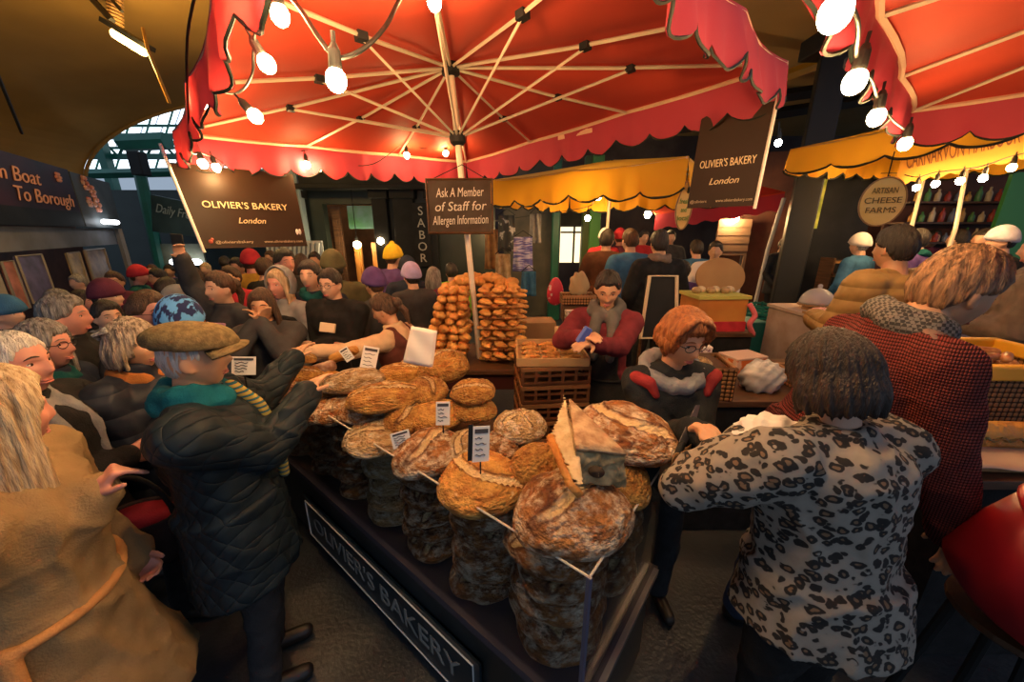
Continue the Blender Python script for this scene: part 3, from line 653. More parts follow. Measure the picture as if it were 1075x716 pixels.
# out-of-view bulbs on the front umbrella edges, added to brighten the loaves
fe = [(-2.0, 2.55, 2.52), (-1.3, 1.75, 2.66), (-.85, 1.33, 2.72), (-.55, 1.04, 2.66), (-.25, .80, 2.74), (.02, 1.02, 2.66), (.28, 1.28, 2.74)]
t = thing('string_lights', 'added festoon of unseen warm lamps along the front edges of the stall umbrella', 'lights', fe[0]); b = MB(); b.tube(smooth_path([Vector(p) for p in fe]), .005, 6); b.build('cable', m_sock, t, smooth=True)
for p in ((-.62, 1.11, 2.55), (-.42, .92, 2.57), (-.08, .90, 2.57), (.12, 1.10, 2.57)):
    c = Vector(p); r_ = .028; s_ = MB(); s_.tube([c + Vector((0, 0, z)) for z in (r_ * .6, r_ * 1.2, r_ * 2.6, r_ * 3.4)], [r_ * .62, r_ * .66, r_ * .58, r_ * .3], 12); so = s_.build('lamp_socket', m_sock, t)
    q = MB(); q.ell(c, (r_, r_, r_ * 1.15), None, 14, 9); q.build('bulb', m_bulb, so, smooth=True)
# thin poles and wares of the far right stall
for i, (u0, v0, u1, v1, d) in enumerate(((969, 190, 955, 246, 5.0), (1016, 172, 1003, 240, 4.6))):
    p, q = P(u0, v0, d), P(u1, v1, d); b = MB(); b.tube([p, q, (q.x - .02, q.y, 0)], .022, 8); b.build('stall_pole', m_alu, label='thin pale pole under the lettered flounce, ' + ('nearer the oval board' if i == 0 else 'further from the oval board'), cat='pole')
t = thing('ware_shelf', 'dark shelf of small glinting wares under the lettered flounce', 'shelf', PY(1020, 300, 6.4)); t.location.z = 0; WL[t.name] = t.location.copy()
p, q = PY(975, 200, 6.4), PY(1085, 200, 6.4)
for k in range(3): b = MB(); b.box(((p.x + q.x) / 2, 6.5, 1.75 + .32 * k), (q.x - p.x + .6, .3, .03)); b.build('board', m_wood_d, t)
b = MB(); b.box(((p.x + q.x) / 2, 6.7, 1.3), (q.x - p.x + .6, .04, 2.6)); b.build('back_panel', m_redbrown, t)
rs = random.Random(4); cols = [(.45, .25, .06), (.08, .22, .08), (.5, .42, .3), (.3, .05, .04), (.1, .12, .2)]
for k in range(3):
    for i in range(13):
        x = p.x - .1 + (q.x - p.x + .3) * i / 12; h = rs.uniform(.14, .24); b = MB(); b.lathe([(.035, 0), (.04, .01), (.04, h * .6), (.016, h * .8), (.016, h)], 10, (x, 6.45, 1.766 + .32 * k))
        b.build('bottle', mat('bottle%d' % (i % 5), cols[(i + k) % 5], .2), smooth=True, label='small bottle on the dark shelf under the lettered flounce', cat='bottle', group='bottles on the dark shelf')
p = PY(1066, 205, 6.0); b = MB(); b.box((p.x + .25, 6.1, 1.4), (.6, .05, 2.8)); b.build('green_panel', m_green2, kind='structure')
# ================================================================== the bread stall
CN = Vector((0.203, 0.74, 0)); E1 = Vector((-0.782, 0.624, 0)).normalized(); E2 = Vector((0.624, 0.782, 0)).normalized()
def T(a, b, z): return CN + E1 * a + E2 * b + Vector((0, 0, z))
ZF, ZT, LEN, WID = 0.53, 1.055, 2.24, 0.64
m_glass = bpy.data.materials.new('clear_glass'); m_glass.use_nodes = True; MATS['clear_glass'] = m_glass
nt = m_glass.node_tree; nt.nodes.remove(nt.nodes['Principled BSDF'])
tr = _nd(nt, 'ShaderNodeBsdfTransparent'); tr.inputs[0].default_value = (0.86, 0.88, 0.9, 1)
gl = _nd(nt, 'ShaderNodeBsdfGlossy'); gl.inputs['Roughness'].default_value = 0.03; gl.inputs[0].default_value = (.8, .8, .8, 1)
lw = _nd(nt, 'ShaderNodeLayerWeight'); pw = _nd(nt, 'ShaderNodeMath'); pw.operation = 'POWER'; pw.inputs[1].default_value = 4
nt.links.new(lw.outputs['Facing'], pw.inputs[0]); fr = _nd(nt, 'ShaderNodeMapRange'); nt.links.new(pw.outputs[0], fr.inputs[0]); fr.inputs[3].default_value = .03; fr.inputs[4].default_value = .6
mx = _nd(nt, 'ShaderNodeMixShader'); nt.links.new(fr.outputs[0], mx.inputs[0]); nt.links.new(tr.outputs[0], mx.inputs[1]); nt.links.new(gl.outputs[0], mx.inputs[2])
nt.links.new(mx.outputs[0], nt.nodes['Material Output'].inputs[0])
m_edge = mat('glass_edge', (0.55, 0.5, 0.42), 0.25)
m_panel = mat('stall_panel', (0.010, 0.014, 0.016), 0.4, col2=(0.02, 0.026, 0.03), scale=4)
m_line = mat('white_line', (0.75, 0.76, 0.75), 0.5); m_faded = mat('faded_lettering', (0.24, 0.24, 0.23), 0.5)
m_chrome = mat('chrome_strip', (0.22, 0.22, 0.26), 0.35, metal=0.8)

ST = thing('bread_stall', 'black bread stall with glass front and white-framed lettered panel', 'stall', T(LEN / 2, WID / 2, 0))
b = MB(); b.slab([T(0, 0, .04), T(LEN, 0, .04), T(LEN, WID, .04), T(0, WID, .04)], (0, 0, 1), ZF - .04); b.build('plinth', m_panel, ST, bevel=.006)
b = MB(); b.slab([T(-.02, -.02, ZF - .03), T(LEN + .02, -.02, ZF - .03), T(LEN + .02, WID + .02, ZF - .03), T(-.02, WID + .02, ZF - .03)], (0, 0, 1), .035); b.build('deck', mat('purple_deck', (0.05, 0.045, 0.065), .35), ST)
b = MB(); b.slab([T(0, 0, ZF), T(LEN, 0, ZF), T(LEN, 0, ZT), T(0, 0, ZT)], E2, .006); g = b.build('front_glass', m_glass, ST)
b = MB(); b.tube([T(-.003, .003, ZT), T(LEN, .003, ZT)], .0038, 6); b.build('glass_edge', m_edge, g)
b = MB(); b.slab([T(0, 0.01, ZF), T(0, WID, ZF), T(0, WID, ZT), T(0, 0.01, ZT)], E1, .006); g = b.build('end_glass', m_glass, ST)
b = MB(); b.tube([T(.003, 0, ZT), T(.003, WID, ZT)], .0038, 6); b.build('glass_edge', m_edge, g)
b = MB(); b.box(T(.003, .003, (ZF + ZT) / 2), (.012, .012, ZT - ZF), rotm(0, 0, .67)); b.build('corner_bead', mat('bead', (.10, .10, .16), .3), ST)
b = MB(); b.slab([T(-.03, 0, ZF - .012), T(-.03, WID, ZF - .012), T(-.03, WID, ZF + .012), T(-.03, 0, ZF + .012)], E1, .02); b.build('end_strip', m_chrome, ST)
b = MB(); b.slab([T(.42, WID - .30, ZF), T(LEN - .03, WID - .30, ZF), T(LEN - .03, WID - .02, ZF), T(.42, WID - .02, ZF)], (0, 0, 1), .42); b.build('riser', m_wood_d, ST)
b = MB(); b.slab([T(.40, -.022, .06), T(1.90, -.022, .06), T(1.90, -.022, .36), T(.40, -.022, .36)], E2, .012); sg = b.build('sign_panel', mat('navy_panel', (0.008, 0.020, 0.030), .35), ST)
b = MB(); b.tube([T(.43, -.026, .085), T(1.87, -.026, .085), T(1.87, -.026, .337), T(.43, -.026, .337)], .0035, 4, closed=True); b.build('white_frame', m_line, sg)
o = lettering("OLIVIER'S BAKERY", m_faded, ST, T(1.15, -.026, .21), -E1, (0, 0, 1), .15, .002, width=1.28)
o.parent = sg
for a in (.1, LEN - .1):
    for bb in (.08, WID - .08): b = MB(); b.lathe([(.035, 0), (.035, .02), (.02, .025), (.02, .05)], 10, T(a, bb, 0)); b.build('foot', m_black, ST)

# ---------------- loaves
def crust(name, dark, gold, flour, fl=0.5):
    m = bpy.data.materials.new(name); MATS[name] = m; m.use_nodes = True; nt = m.node_tree; b = nt.nodes['Principled BSDF']
    L = nt.links.new
    b.inputs['Roughness'].default_value = 0.62
    tc = _nd(nt, 'ShaderNodeTexCoord'); oi = _nd(nt, 'ShaderNodeObjectInfo')
    ad = _nd(nt, 'ShaderNodeVectorMath'); ad.operation = 'ADD'; sc = _nd(nt, 'ShaderNodeMath'); sc.operation = 'MULTIPLY'; sc.inputs[1].default_value = 37
    L(oi.outputs['Random'], sc.inputs[0]); L(tc.outputs['Object'], ad.inputs[0]); L(sc.outputs[0], ad.inputs[1])
    n1 = _nd(nt, 'ShaderNodeTexNoise'); n1.inputs['Scale'].default_value = 3.2; n1.inputs['Detail'].default_value = 5; L(ad.outputs[0], n1.inputs[0])
    r1 = _nd(nt, 'ShaderNodeValToRGB'); r1.color_ramp.elements[0].position = .34; r1.color_ramp.elements[1].position = .66
    r1.color_ramp.elements[0].color = (*dark, 1); r1.color_ramp.elements[1].color = (*gold, 1); L(n1.outputs[0], r1.inputs[0])
    n2 = _nd(nt, 'ShaderNodeTexNoise'); n2.inputs['Scale'].default_value = 2.6; n2.inputs['Detail'].default_value = 8; n2.inputs['Roughness'].default_value = .68; L(ad.outputs[0], n2.inputs[0])
    r2 = _nd(nt, 'ShaderNodeValToRGB'); r2.color_ramp.elements[0].position = .62 - fl * .25; r2.color_ramp.elements[1].position = .74 - fl * .2; L(n2.outputs[0], r2.inputs[0])
    mx = _nd(nt, 'ShaderNodeMixRGB'); mx.inputs[2].default_value = (*flour, 1); L(r2.outputs[0], mx.inputs[0]); L(r1.outputs[0], mx.inputs[1])
    at = _nd(nt, 'ShaderNodeAttribute'); at.attribute_name = 'score'
    ra = _nd(nt, 'ShaderNodeValToRGB'); e = ra.color_ramp.elements; e[0].position = .08; e[1].position = .45; e[0].color = (0, 0, 0, 1); e[1].color = (0, 0, 0, 1); q = e.new(.24); q.color = (.85, .85, .85, 1); L(at.outputs['Fac'], ra.inputs[0])
    m1 = _nd(nt, 'ShaderNodeMixRGB'); m1.inputs[2].default_value = (.10, .028, .008, 1); L(ra.outputs[0], m1.inputs[0]); L(mx.outputs[0], m1.inputs[1])
    rb = _nd(nt, 'ShaderNodeValToRGB'); rb.color_ramp.elements[0].position = .35; rb.color_ramp.elements[1].position = .6; L(at.outputs['Fac'], rb.inputs[0])
    m2 = _nd(nt, 'ShaderNodeMixRGB'); m2.inputs[2].default_value = (.82, .60, .32, 1); L(rb.outputs[0], m2.inputs[0]); L(m1.outputs[0], m2.inputs[1])
    hs = _nd(nt, 'ShaderNodeHueSaturation'); mr = _nd(nt, 'ShaderNodeMapRange'); mr.inputs[3].default_value = .8; mr.inputs[4].default_value = 1.15; L(oi.outputs['Random'], mr.inputs[0]); L(mr.outputs[0], hs.inputs['Value']); L(m2.outputs[0], hs.inputs['Color'])
    L(hs.outputs[0], b.inputs['Base Color'])
    n3 = _nd(nt, 'ShaderNodeTexNoise'); n3.inputs['Scale'].default_value = 9; n3.inputs['Detail'].default_value = 4; L(ad.outputs[0], n3.inputs[0])
    bp = _nd(nt, 'ShaderNodeBump'); bp.inputs['Strength'].default_value = .75; bp.inputs['Distance'].default_value = .10; L(n3.outputs[0], bp.inputs['Height']); L(bp.outputs[0], b.inputs['Normal'])
    return m
m_rustic = crust('rustic_crust', (0.15, 0.045, 0.012), (0.50, 0.20, 0.05), (0.78, 0.62, 0.44), .62)
m_golden = crust('golden_crust', (0.42, 0.15, 0.022), (0.72, 0.38, 0.085), (0.82, 0.62, 0.36), .12)
m_pale = crust('floury_crust', (0.36, 0.20, 0.08), (0.62, 0.42, 0.2), (0.80, 0.68, 0.5), .6)
def loaf_mesh(seed, style, n=48, m=30):
    rs = random.Random(seed); ph = [rs.uniform(0, 6.28) for _ in range(6)]
    vs, fs, sc = [], [], []
    for i in range(m + 1):
        th = PI * i / m
        for k in range(n):
            a = 2 * PI * k / n; x, y, z = math.sin(th) * math.cos(a), math.sin(th) * math.sin(a), math.cos(th)
            r = 1 + .045 * math.sin(2 * a + ph[0]) + .03 * math.sin(3 * a + ph[1]) + .02 * math.sin(5 * a + ph[2])
            q = mnoise.noise(Vector((x, y, z)) * 2.2 + Vector((seed * 3.1, 0, 0))); q2 = mnoise.noise(Vector((x, y, z)) * 6 + Vector((0, seed * 1.7, 0)))
            px, py = x * r * (1 + .05 * q), y * r * (1 + .05 * q)
            pz = (z if z > 0 else z * .55) * (1 + .12 * q) + .03 * q2 + .05 * (1 - abs(mnoise.noise(Vector((x, y, z)) * 3.1 + Vector((seed, 5, seed))))) ** 4 * (z > -.2)
            s = 0.0
            if z > .12:
                def cut(d, w): return math.exp(-(d / w) ** 2)
                wob = .08 * math.sin(3 * x + ph[3]) + .06 * math.sin(4 * y + ph[4])
                if style == 'slash': s = max(cut(y - .28 + wob, .09), cut(y + .22 + wob, .09)) * (1 - abs(x) ** 4)
                elif style == 'cross': s = max(cut(x + y * .3 + wob, .07) * (abs(y) < .75), cut(y - x * .3 + wob, .07) * (abs(x) < .75))
                elif style == 'crescent': s = cut(math.hypot(x, y + .55) - .85 + wob * .4, .10) * (y > -.3)
                elif style == 'square': s = cut(max(abs(x), abs(y)) - .52 + wob * .5, .06)
                elif style == 'tear': s = cut(y + wob * 2.2, .15) * (1 - x * x)
                s *= min(1, (z - .12) * 4)
                pz += -.17 * s + .12 * max(0, math.sin(min(1, s * 1.4) * PI)) 
            vs.append((px, py, pz)); sc.append(min(1, s))
    for i in range(m):
        for k in range(n): k2 = (k + 1) % n; fs.append((i * n + k, i * n + k2, (i + 1) * n + k2, (i + 1) * n + k))
    me = bpy.data.meshes.new('loaf'); me.from_pydata(vs, [], fs); me.polygons.foreach_set('use_smooth', [True] * len(fs))
    at = me.attributes.new('score', 'FLOAT', 'POINT'); at.data.foreach_set('value', sc); me.update(); return me
LM = {(st, i): loaf_mesh(j * 5 + i + 1, st) for j, st in enumerate(('slash', 'cross', 'crescent', 'square', 'tear', 'plain')) for i in range(2)}
for me in LM.values(): me.materials.append(m_rustic)
def loaf(c, r, h, style, mm, label, group=None, var=0, rz=0.0, tilt=(0, 0), asp=1.0, name='loaf', cat='bread'):
    """c is the centre, r half the width, h half the height"""
    o = bpy.data.objects.new(name, LM[(style, var)]); C.objects.link(o)
    o.material_slots[0].link = 'OBJECT'; o.material_slots[0].material = mm
    o.location = c; o.rotation_euler = (tilt[0], tilt[1], rz); o.scale = (r, r * asp, h); WL[o.name] = Vector(c)
    return tag(o, label, cat, group)
STY = ['slash', 'cross', 'crescent', 'square', 'tear', 'plain']
# stacks behind the glass: one pile per place, every loaf its own
rs = random.Random(3)
where = ['the near corner of the stall', 'the second stack from the near corner', 'the third stack from the near corner', 'the fourth stack from the near corner', 'the fifth stack from the near corner', 'the last stack but one from the near corner', 'the stack furthest from the near corner']
for i in range(7):
    a = .20 + .315 * i; R0 = .172 if i == 0 else .148
    nl = 5; hz = (.965 - ZF) / nl
    for k in range(nl):
        loaf(T(a + rs.uniform(-.008, .008), .01 + R0 + rs.uniform(0, .012), ZF + hz * (k + .42)), R0 * rs.uniform(.95, 1.0), hz * .68, rs.choice(STY), m_rustic if i != 3 else m_pale,
             'dark loaf behind the glass at ' + where[i], 'loaf stack at ' + where[i], rs.randint(0, 1), rs.uniform(0, 6.28))
for k in range(5):
    loaf(T(.17, .475, ZF + .098 * (k + .42)), .15, .068, rs.choice(STY), m_rustic, 'dark rustic loaf behind the end glass in the second stack from the corner', 'loaf stack behind the end glass', rs.randint(0, 1), rs.uniform(0, 6.28))
TOPS = [  # u, v, width px, centre z, half height, style, material, aspect, yaw, label
 (600, 538, 122, 1.055, .090, 'tear', m_rustic, 1.0, .5, 'big flour-dusted round loaf at the near corner under the cut wedges'),
 (505, 508, 95, 1.025, .062, 'crescent', m_golden, 1.0, 2.6, 'round golden loaf with a pale crescent score on its tall stack'),
 (450, 477, 78, 1.025, .075, 'tear', m_rustic, .95, 1.0, 'brown floury loaf beside the tall white price tag'),
 (402, 458, 80, 1.015, .055, 'slash', m_pale, .9, .3, 'pale flat loaf with one orange end just above the glass edge'),
 (352, 432, 58, 1.02, .06, 'plain', m_rustic, .95, 1.3, "dark red-brown loaf by the capped man's hand"),
 (405, 419, 80, 1.14, .06, 'slash', m_golden, .62, .35, 'long golden batard lying across the middle of the pile'),
 (372, 402, 62, 1.13, .065, 'tear', m_pale, .7, .5, 'white floured batard in the far half of the pile'),
 (424, 393, 56, 1.12, .05, 'slash', m_golden, .6, .1, 'golden batard behind the white floured one'),
 (448, 412, 52, 1.13, .055, 'tear', m_golden, .9, 1.9, 'golden round loaf with pale top right of the long batard'),
 (467, 388, 60, 1.15, .085, 'tear', m_golden, .8, .8, 'tall pointed golden loaf below the white paper bag'),
 (497, 413, 46, 1.17, .05, 'slash', m_golden, 1.0, .1, 'small round bun with a white band, upper of two by the pole'),
 (497, 431, 48, 1.09, .05, 'plain', m_golden, 1.0, .7, 'small round golden bun, lower of two by the pole'),
 (458, 438, 62, 1.07, .055, 'plain', m_golden, .9, .2, 'golden loaf partly hidden behind the first white price tag'),
 (546, 450, 54, 1.08, .07, 'cross', m_pale, 1.0, .4, 'small domed pale loaf in the middle behind the tall price tag'),
 (494, 470, 58, 1.04, .06, 'crescent', m_pale, .9, .9, 'pale loaf tucked behind the tall white price tag'),
 (566, 492, 64, 1.06, .07, 'plain', m_golden, .9, .3, 'yellow-crusted loaf between the round golden loaf and the wedges'),
 (655, 455, 112, 1.155, .085, 'crescent', m_rustic, .9, 2.2, 'very large scored miche at the back corner beside the wedges'),
 (640, 505, 90, 1.04, .07, 'slash', m_golden, .9, 1.2, 'golden orange loaf under the cut wedges by the end glass'),
 (317, 397, 46, 1.12, .05, 'slash', m_golden, .62, .2, "long smooth golden loaf next to the handed-over bread"),
 (330, 414, 48, 1.07, .05, 'plain', m_golden, .8, .4, 'small golden loaf behind the dark red-brown loaf'),
 (303, 413, 44, 1.08, .05, 'tear', m_rustic, .9, .1, 'floury brown loaf at the far left end of the stall'),
 (345, 402, 40, 1.08, .05, 'plain', m_golden, .8, .9, 'dull golden loaf in the far part of the pile left of the floured batard'),
 (430, 440, 58, 1.06, .055, 'tear', m_golden, .9, 1.2, 'golden loaf below the long batard'),
 (382, 432, 54, 1.06, .05, 'plain', m_rustic, .9, 2.0, 'rusty brown loaf under the left end of the long batard'),
 (525, 470, 50, 1.03, .055, 'plain', m_rustic, .9, .0, 'brown loaf wedged low behind the round golden loaf'),
 (605, 470, 60, 1.06, .06, 'plain', m_golden, .9, .0, 'golden loaf behind the cut wedges'),
]
for i, (u, v, w, z, hh, st, mm, asp, rz, lab) in enumerate(TOPS):
    p = PZ(u, v, z); d = (p - Vector((0, 0, CAMH))).dot(Vector((0, _c, -_s))); loaf(p, w / 2 * d / F, hh * (1.3 if mm is m_golden else 1.12), st, mm, lab, None, i % 2, rz, (0, 0), asp)
    p0 = p
# cut wedges standing on the corner loaf
m_crumb = mat('crumb', (0.46, 0.33, 0.16), .8, col2=(0.20, 0.14, 0.06), scale=22, bump=.8, bscale=50)
m_crumb2 = mat('pale_crumb', (0.66, 0.50, 0.28), .8, col2=(0.48, 0.33, 0.16), scale=18, bump=.6, bscale=60)
t = thing('bread_wedge', 'cut wedge of big loaf with green-grey crumb and one large hole', 'bread', P(620, 505, 1.14) - Vector((0, 0, .05)))
tip, trr, tl = P(597, 422, 1.34), P(658, 481, 1.15), P(604, 475, 1.12); dn = Vector((0.008, -.012, -.105)); n = (trr - tip).cross(tl - tip).normalized()
b = MB(); b.slab([tip, trr, tl], dn, dn.length); place_mesh(remesh(b, .005, 12, folds=.007, fscale=30), 'crumb_block', m_crumb, t, smooth=True)
b = MB(); up = Vector((0, 0, .012)); cN = (tip + trr + tl) / 3
b.grid(lambda f, k: tip.lerp(tl.lerp(trr, f), .02 + .98 * k) + up * (1 + .5 * math.sin(f * PI) * math.sin(k * PI)), 8, 8); b.build('cut_face', mat('cut_face', (.56, .38, .21), .8, col2=(.32, .17, .08), scale=26, bump=.8, bscale=60), t, smooth=True, solid=.010)
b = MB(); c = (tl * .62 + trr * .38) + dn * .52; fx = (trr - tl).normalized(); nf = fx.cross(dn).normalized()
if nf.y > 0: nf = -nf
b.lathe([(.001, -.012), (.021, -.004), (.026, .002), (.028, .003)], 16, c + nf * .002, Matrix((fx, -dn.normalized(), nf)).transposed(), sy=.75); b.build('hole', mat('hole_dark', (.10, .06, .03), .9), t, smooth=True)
t = thing('bread_slice', 'tall pale slice standing upright left of the bread wedge', 'bread', P(600, 515, 1.1))
q = [P(592, 412, 1.36), P(598, 440, 1.27), P(604, 480, 1.12), P(609, 520, 1.03), P(598, 508, 1.06), P(576, 458, 1.22)]
b = MB(); b.slab(q, (.3, .25, .1), .022); place_mesh(remesh(b, .005, 2, folds=.003, fscale=40), 'crumb_block', m_crumb2, t, smooth=True)
b = MB(); b.tube([q[5] + Vector((.004, 0, 0)), q[4], q[3]], .013, 6); b.build('crust', m_golden, t, smooth=True)
# price tags
m_card = mat('price_card', (0.74, 0.72, 0.68), .6); m_ink = mat('card_ink', (.05, .05, .06), .8)
def tagcard(u, v, d, w, h, lab, yaw=0.2, roll=0.0, dark=False, pitch=-.25):
    c = P(u, v, d); t = thing('price_tag', lab, 'tag', c - Vector((0, 0, h / 2 + .04))); R = rotm(pitch, roll, yaw)
    b = MB(); b.box(c, (w, .003, h), R); b.build('card', m_card, t)
    b = MB(); b.tube([c - R @ Vector((0, -.004, h * .4)), c - R @ Vector((0, -.004, h * .5)) - Vector((0, 0, .06))], .003, 5); b.build('spike', m_black, t)
    b = MB(); b.box(c + R @ Vector((0, -.0025, h * .36)), (w * .8, .002, h * .12), R)
    rs = random.Random(int(u))
    for k in range(4):
        z = h * (.17 - k * .16); L = rs.uniform(.4, .8); b.tube([c + R @ Vector((-w * .36 + w * L * f, -.003, z + .003 * math.sin(f * 31 + k))) for f in (0, .15, .3, .45, .6, .75, .9)], .0016, 4)
    b.build('writing', m_ink, t)
    if dark: b = MB(); b.box(c + R @ Vector((-w * .62, 0.002, h * .05)), (w * .28, .004, h), R); b.build('clip', m_black, t)
tagcard(505, 466, 1.28, .060, .125, 'tall white price tag with black clip on the round golden loaf', .35, .12, True)
tagcard(465, 434, 1.55, .058, .10, 'white price tag standing before the golden loaf near the middle', .15, .05)
tagcard(421, 461, 1.52, .075, .065, 'blue-grey price tag low above the glass edge', .4, -.1)
tagcard(388, 376, 2.05, .085, .13, 'crumpled white price tag leaning at the far side of the pile', .6, .35)
tagcard(364, 372, 2.1, .05, .08, 'small brown-tinted price tag beside the crumpled one', .3, -.5)
tagcard(256, 384, 1.5, .085, .075, "white price card behind the capped man's face", .3, .1)
c = P(442, 364, 1.75); t = thing('paper_bag', 'blank white paper bag held upright behind the loaves', 'bag', c - Vector((0, 0, .09))); R = rotm(-.1, .22, .1)
b = MB(); b.grid(lambda f, k: c + R @ Vector(((f - .5) * .125 * (1.1 - .15 * k), -.012 * math.sin(f * PI) + .004 * math.sin(k * 9 + f * 5), (k - .5) * .18)), 8, 10)
b.build('front_sheet', mat('white_paper', (.86, .78, .70), .7), t, smooth=True, solid=.002)
b = MB(); b.grid(lambda f, k: c + R @ Vector(((f - .5) * .13 * (1.1 - .15 * k), .014 * math.sin(f * PI) + .004, (k - .5) * .175)), 8, 10); b.build('back_sheet', MATS['white_paper'], t, smooth=True, solid=.002)
# wrapped sticks in the far part
for (u0, v0, u1, v1, d, r, mm, lab) in ((325, 391, 352, 383, 2.15, .035, mat('brown_wrap', (.20, .09, .05), .5, col2=(.5, .4, .32), scale=20), 'brown and white wrapped bread stick'),
        (346, 378, 376, 366, 2.2, .03, m_golden, 'orange baguette end beside the wrapped stick'), (312, 379, 350, 374, 2.35, .022, m_rustic, 'thin dark bread stick behind the wrapped one')):
    p, q = P(u0, v0, d), P(u1, v1, d); b = MB(); b.tube([p.lerp(q, f) for f in (0, .04, .15, .5, .85, .96, 1)], [r * .4, r * .8, r, r * 1.05, r, r * .8, r * .3], 12)
    b.build('baguette', mm, smooth=True, label=lab, cat='bread')
c = P(322, 377, 2.05)
loaf(c, .05, .035, 'slash', m_golden, 'small golden roll passed between two hands', None, 0, .3, (.2, .3), .7, 'bread_roll')

# ---------------- pastry counter behind the pole
pc = P(498, 384, 2.95); zt = 0.93
def K(u, d=2.95): return P(u, 380, d)
cx0, cx1 = K(436).x, K(562).x; cy = pc.y + .15
t = thing('pastry_counter', 'brown serving counter carrying the pastry piles behind the pole', 'counter', ((cx0 + cx1) / 2, cy, 0))
b = MB(); b.box(((cx0 + cx1) / 2, cy, zt - .02), (cx1 - cx0 + .1, .7, .04)); b.build('top', m_wood_d, t, bevel=.005)
b = MB(); b.box(((cx0 + cx1) / 2, cy - .3, zt - .10), (cx1 - cx0 + .04, .04, .14)); b.build('apron_board', mat('dark_red_board', (.06, .014, .012), .5), t)
for x in (cx0, cx1):
    for y in (-.28, .28): b = MB(); b.box((x, cy + y, (zt - .04) / 2), (.05, .05, zt - .04)); b.build('leg', m_wood_d, t)
m_past = crust('pastry_crust', (0.42, 0.15, 0.03), (0.72, 0.36, 0.09), (0.82, 0.52, 0.2), .1)
def twist(seed, L, r):
    b = MB(); pts = [Vector((L * (f - .5), .018 * math.sin(f * PI), 0)) for f in [i / 14 for i in range(15)]]
    b.tube(pts, [max(.006, r * math.sin(PI * (.06 + .88 * i / 14)) ** .6 * (1 + .13 * math.sin(i * 2.1 + seed))) for i in range(15)], 10)
    me = bpy.data.meshes.new('pastry'); me.from_pydata([tuple(p) for p in b.v], [], b.f); me.polygons.foreach_set('use_smooth', [True] * len(b.f)); me.materials.append(m_past); return me
PM = [twist(i, .17, .035) for i in range(3)]; FM = [twist(i + 5, .24, .026) for i in range(3)]
def pastry(me, loc, rz, label, group, name, tilt=(0, 0), sc=(1, 1, 1)):
    o = bpy.data.objects.new(name, me); C.objects.link(o); o.location = loc; o.rotation_euler = (tilt[0], tilt[1], rz); o.scale = sc; WL[o.name] = Vector(loc); return tag(o, label, 'pastry', group)
rs = random.Random(5)
px = lambda u: K(u).x
for lev in range(10):                                      # left heap narrows upward
    z = zt + .035 + lev * .058; n = 4 if lev < 5 else 3
    u0, u1 = 446 + lev * 2.2, 492 + min(lev, 3)
    for row in range(2):
        for k in range(n):
            x = px(u0) + (px(u1) - px(u0)) * (k + .5) / n
            pastry(PM[rs.randrange(3)], (x + rs.uniform(-.012, .012), cy - .2 + row * .19 + lev * .012, z + rs.uniform(-.006, .006)), PI / 2 + rs.uniform(-.5, .5), 'golden croissant-like roll in the sloping heap left of the umbrella pole', 'rolls in the left pastry heap', 'pastry_roll', (rs.uniform(-.15, .15), rs.uniform(-.15, .15)), (1, 1.15, 1.0))
for lev in range(14):
    z = zt + .03 + lev * .042
    for row in range(2):
        for k in range(3):
            x = px(508) + (px(548) - px(508)) * (k + .5) / 3
            pastry(FM[rs.randrange(3)], (x + rs.uniform(-.01, .01), cy - .18 + row * .2, z), PI / 2 + rs.uniform(-.35, .35) if (lev % 2) else rs.uniform(-.2, .2), 'flat golden pastry in the neat tall tower right of the umbrella pole', 'pastries in the tower', 'flat_pastry', (0, 0), (.75, 1.6, .85))
for i, (u, v) in enumerate(((487, 294), (496, 291), (508, 295), (517, 291), (528, 296), (540, 297), (480, 300), (535, 299))):
    p = P(u, v, 3.0); pastry(PM[i % 3], p, rs.uniform(0, 3), 'large orange croissant crowning the pastry tower', 'croissants on top of the pastry piles', 'croissant', (0, 0), (1.1, 1.4, 1.2))

# ---------------- stacked bread crates and tray of pastries
m_crate = mat('brown_crate', (0.10, 0.036, 0.014), .5, col2=(.15, .06, .025), scale=6)
cr = P(580, 400, 2.30); cw, cd, ch = .42, .42, .125
def crate_at(z, proto=[None], last=False):
    lab = 'brown plastic bread crate in the stack left of the burgundy seller'
    if proto[0] is None:
        t = thing('bread_crate', lab, 'crate', (0, 0, 0), 'stacked bread crates')
        b = MB(); b.box((0, 0, .008), (cw, cd, .016)); b.build('floor_panel', m_crate, t)
        b = MB()
        for s in (-1, 1):
            for zz in (.02, .068): b.box((0, s * cd / 2, zz), (cw, .012, .014)); b.box((s * cw / 2, 0, zz), (.012, cd, .014))
            for k in range(6): b.box((-cw / 2 + cw * k / 5, s * cd / 2, .06), (.018, .013, .10)); b.box((s * cw / 2, -cd / 2 + cd * k / 5, .06), (.013, .018, .10))
        b.build('lattice_side', m_crate, t)
        b = MB()
        for s in (-1, 1): b.box((0, s * cd / 2, .112), (cw + .02, .02, .022)); b.box((s * cw / 2, 0, .112), (.02, cd + .02, .022))
        b.build('rim', mat('crate_rim', (.24, .11, .045), .45), t)
        proto[0] = t; o = t
    else: o = dup(proto[0])
    o.location = (cr.x, cr.y + .2, z); o.rotation_euler = (0, 0, .1); return o
for k in range(9): crate_at(k * ch)
zt2 = 9 * ch; cc = Vector((cr.x, cr.y + .2, zt2))
t = thing('pastry_tray', 'shallow pale tray of flat pastries on top of the crate stack', 'tray', cc); b = MB()
b.box(cc + Vector((0, 0, .008)), (.44, .42, .016))
for s in (-1, 1): b.box(cc + Vector((0, s * .21, .03)), (.44, .012, .05)); b.box(cc + Vector((s * .22, 0, .03)), (.012, .42, .05))
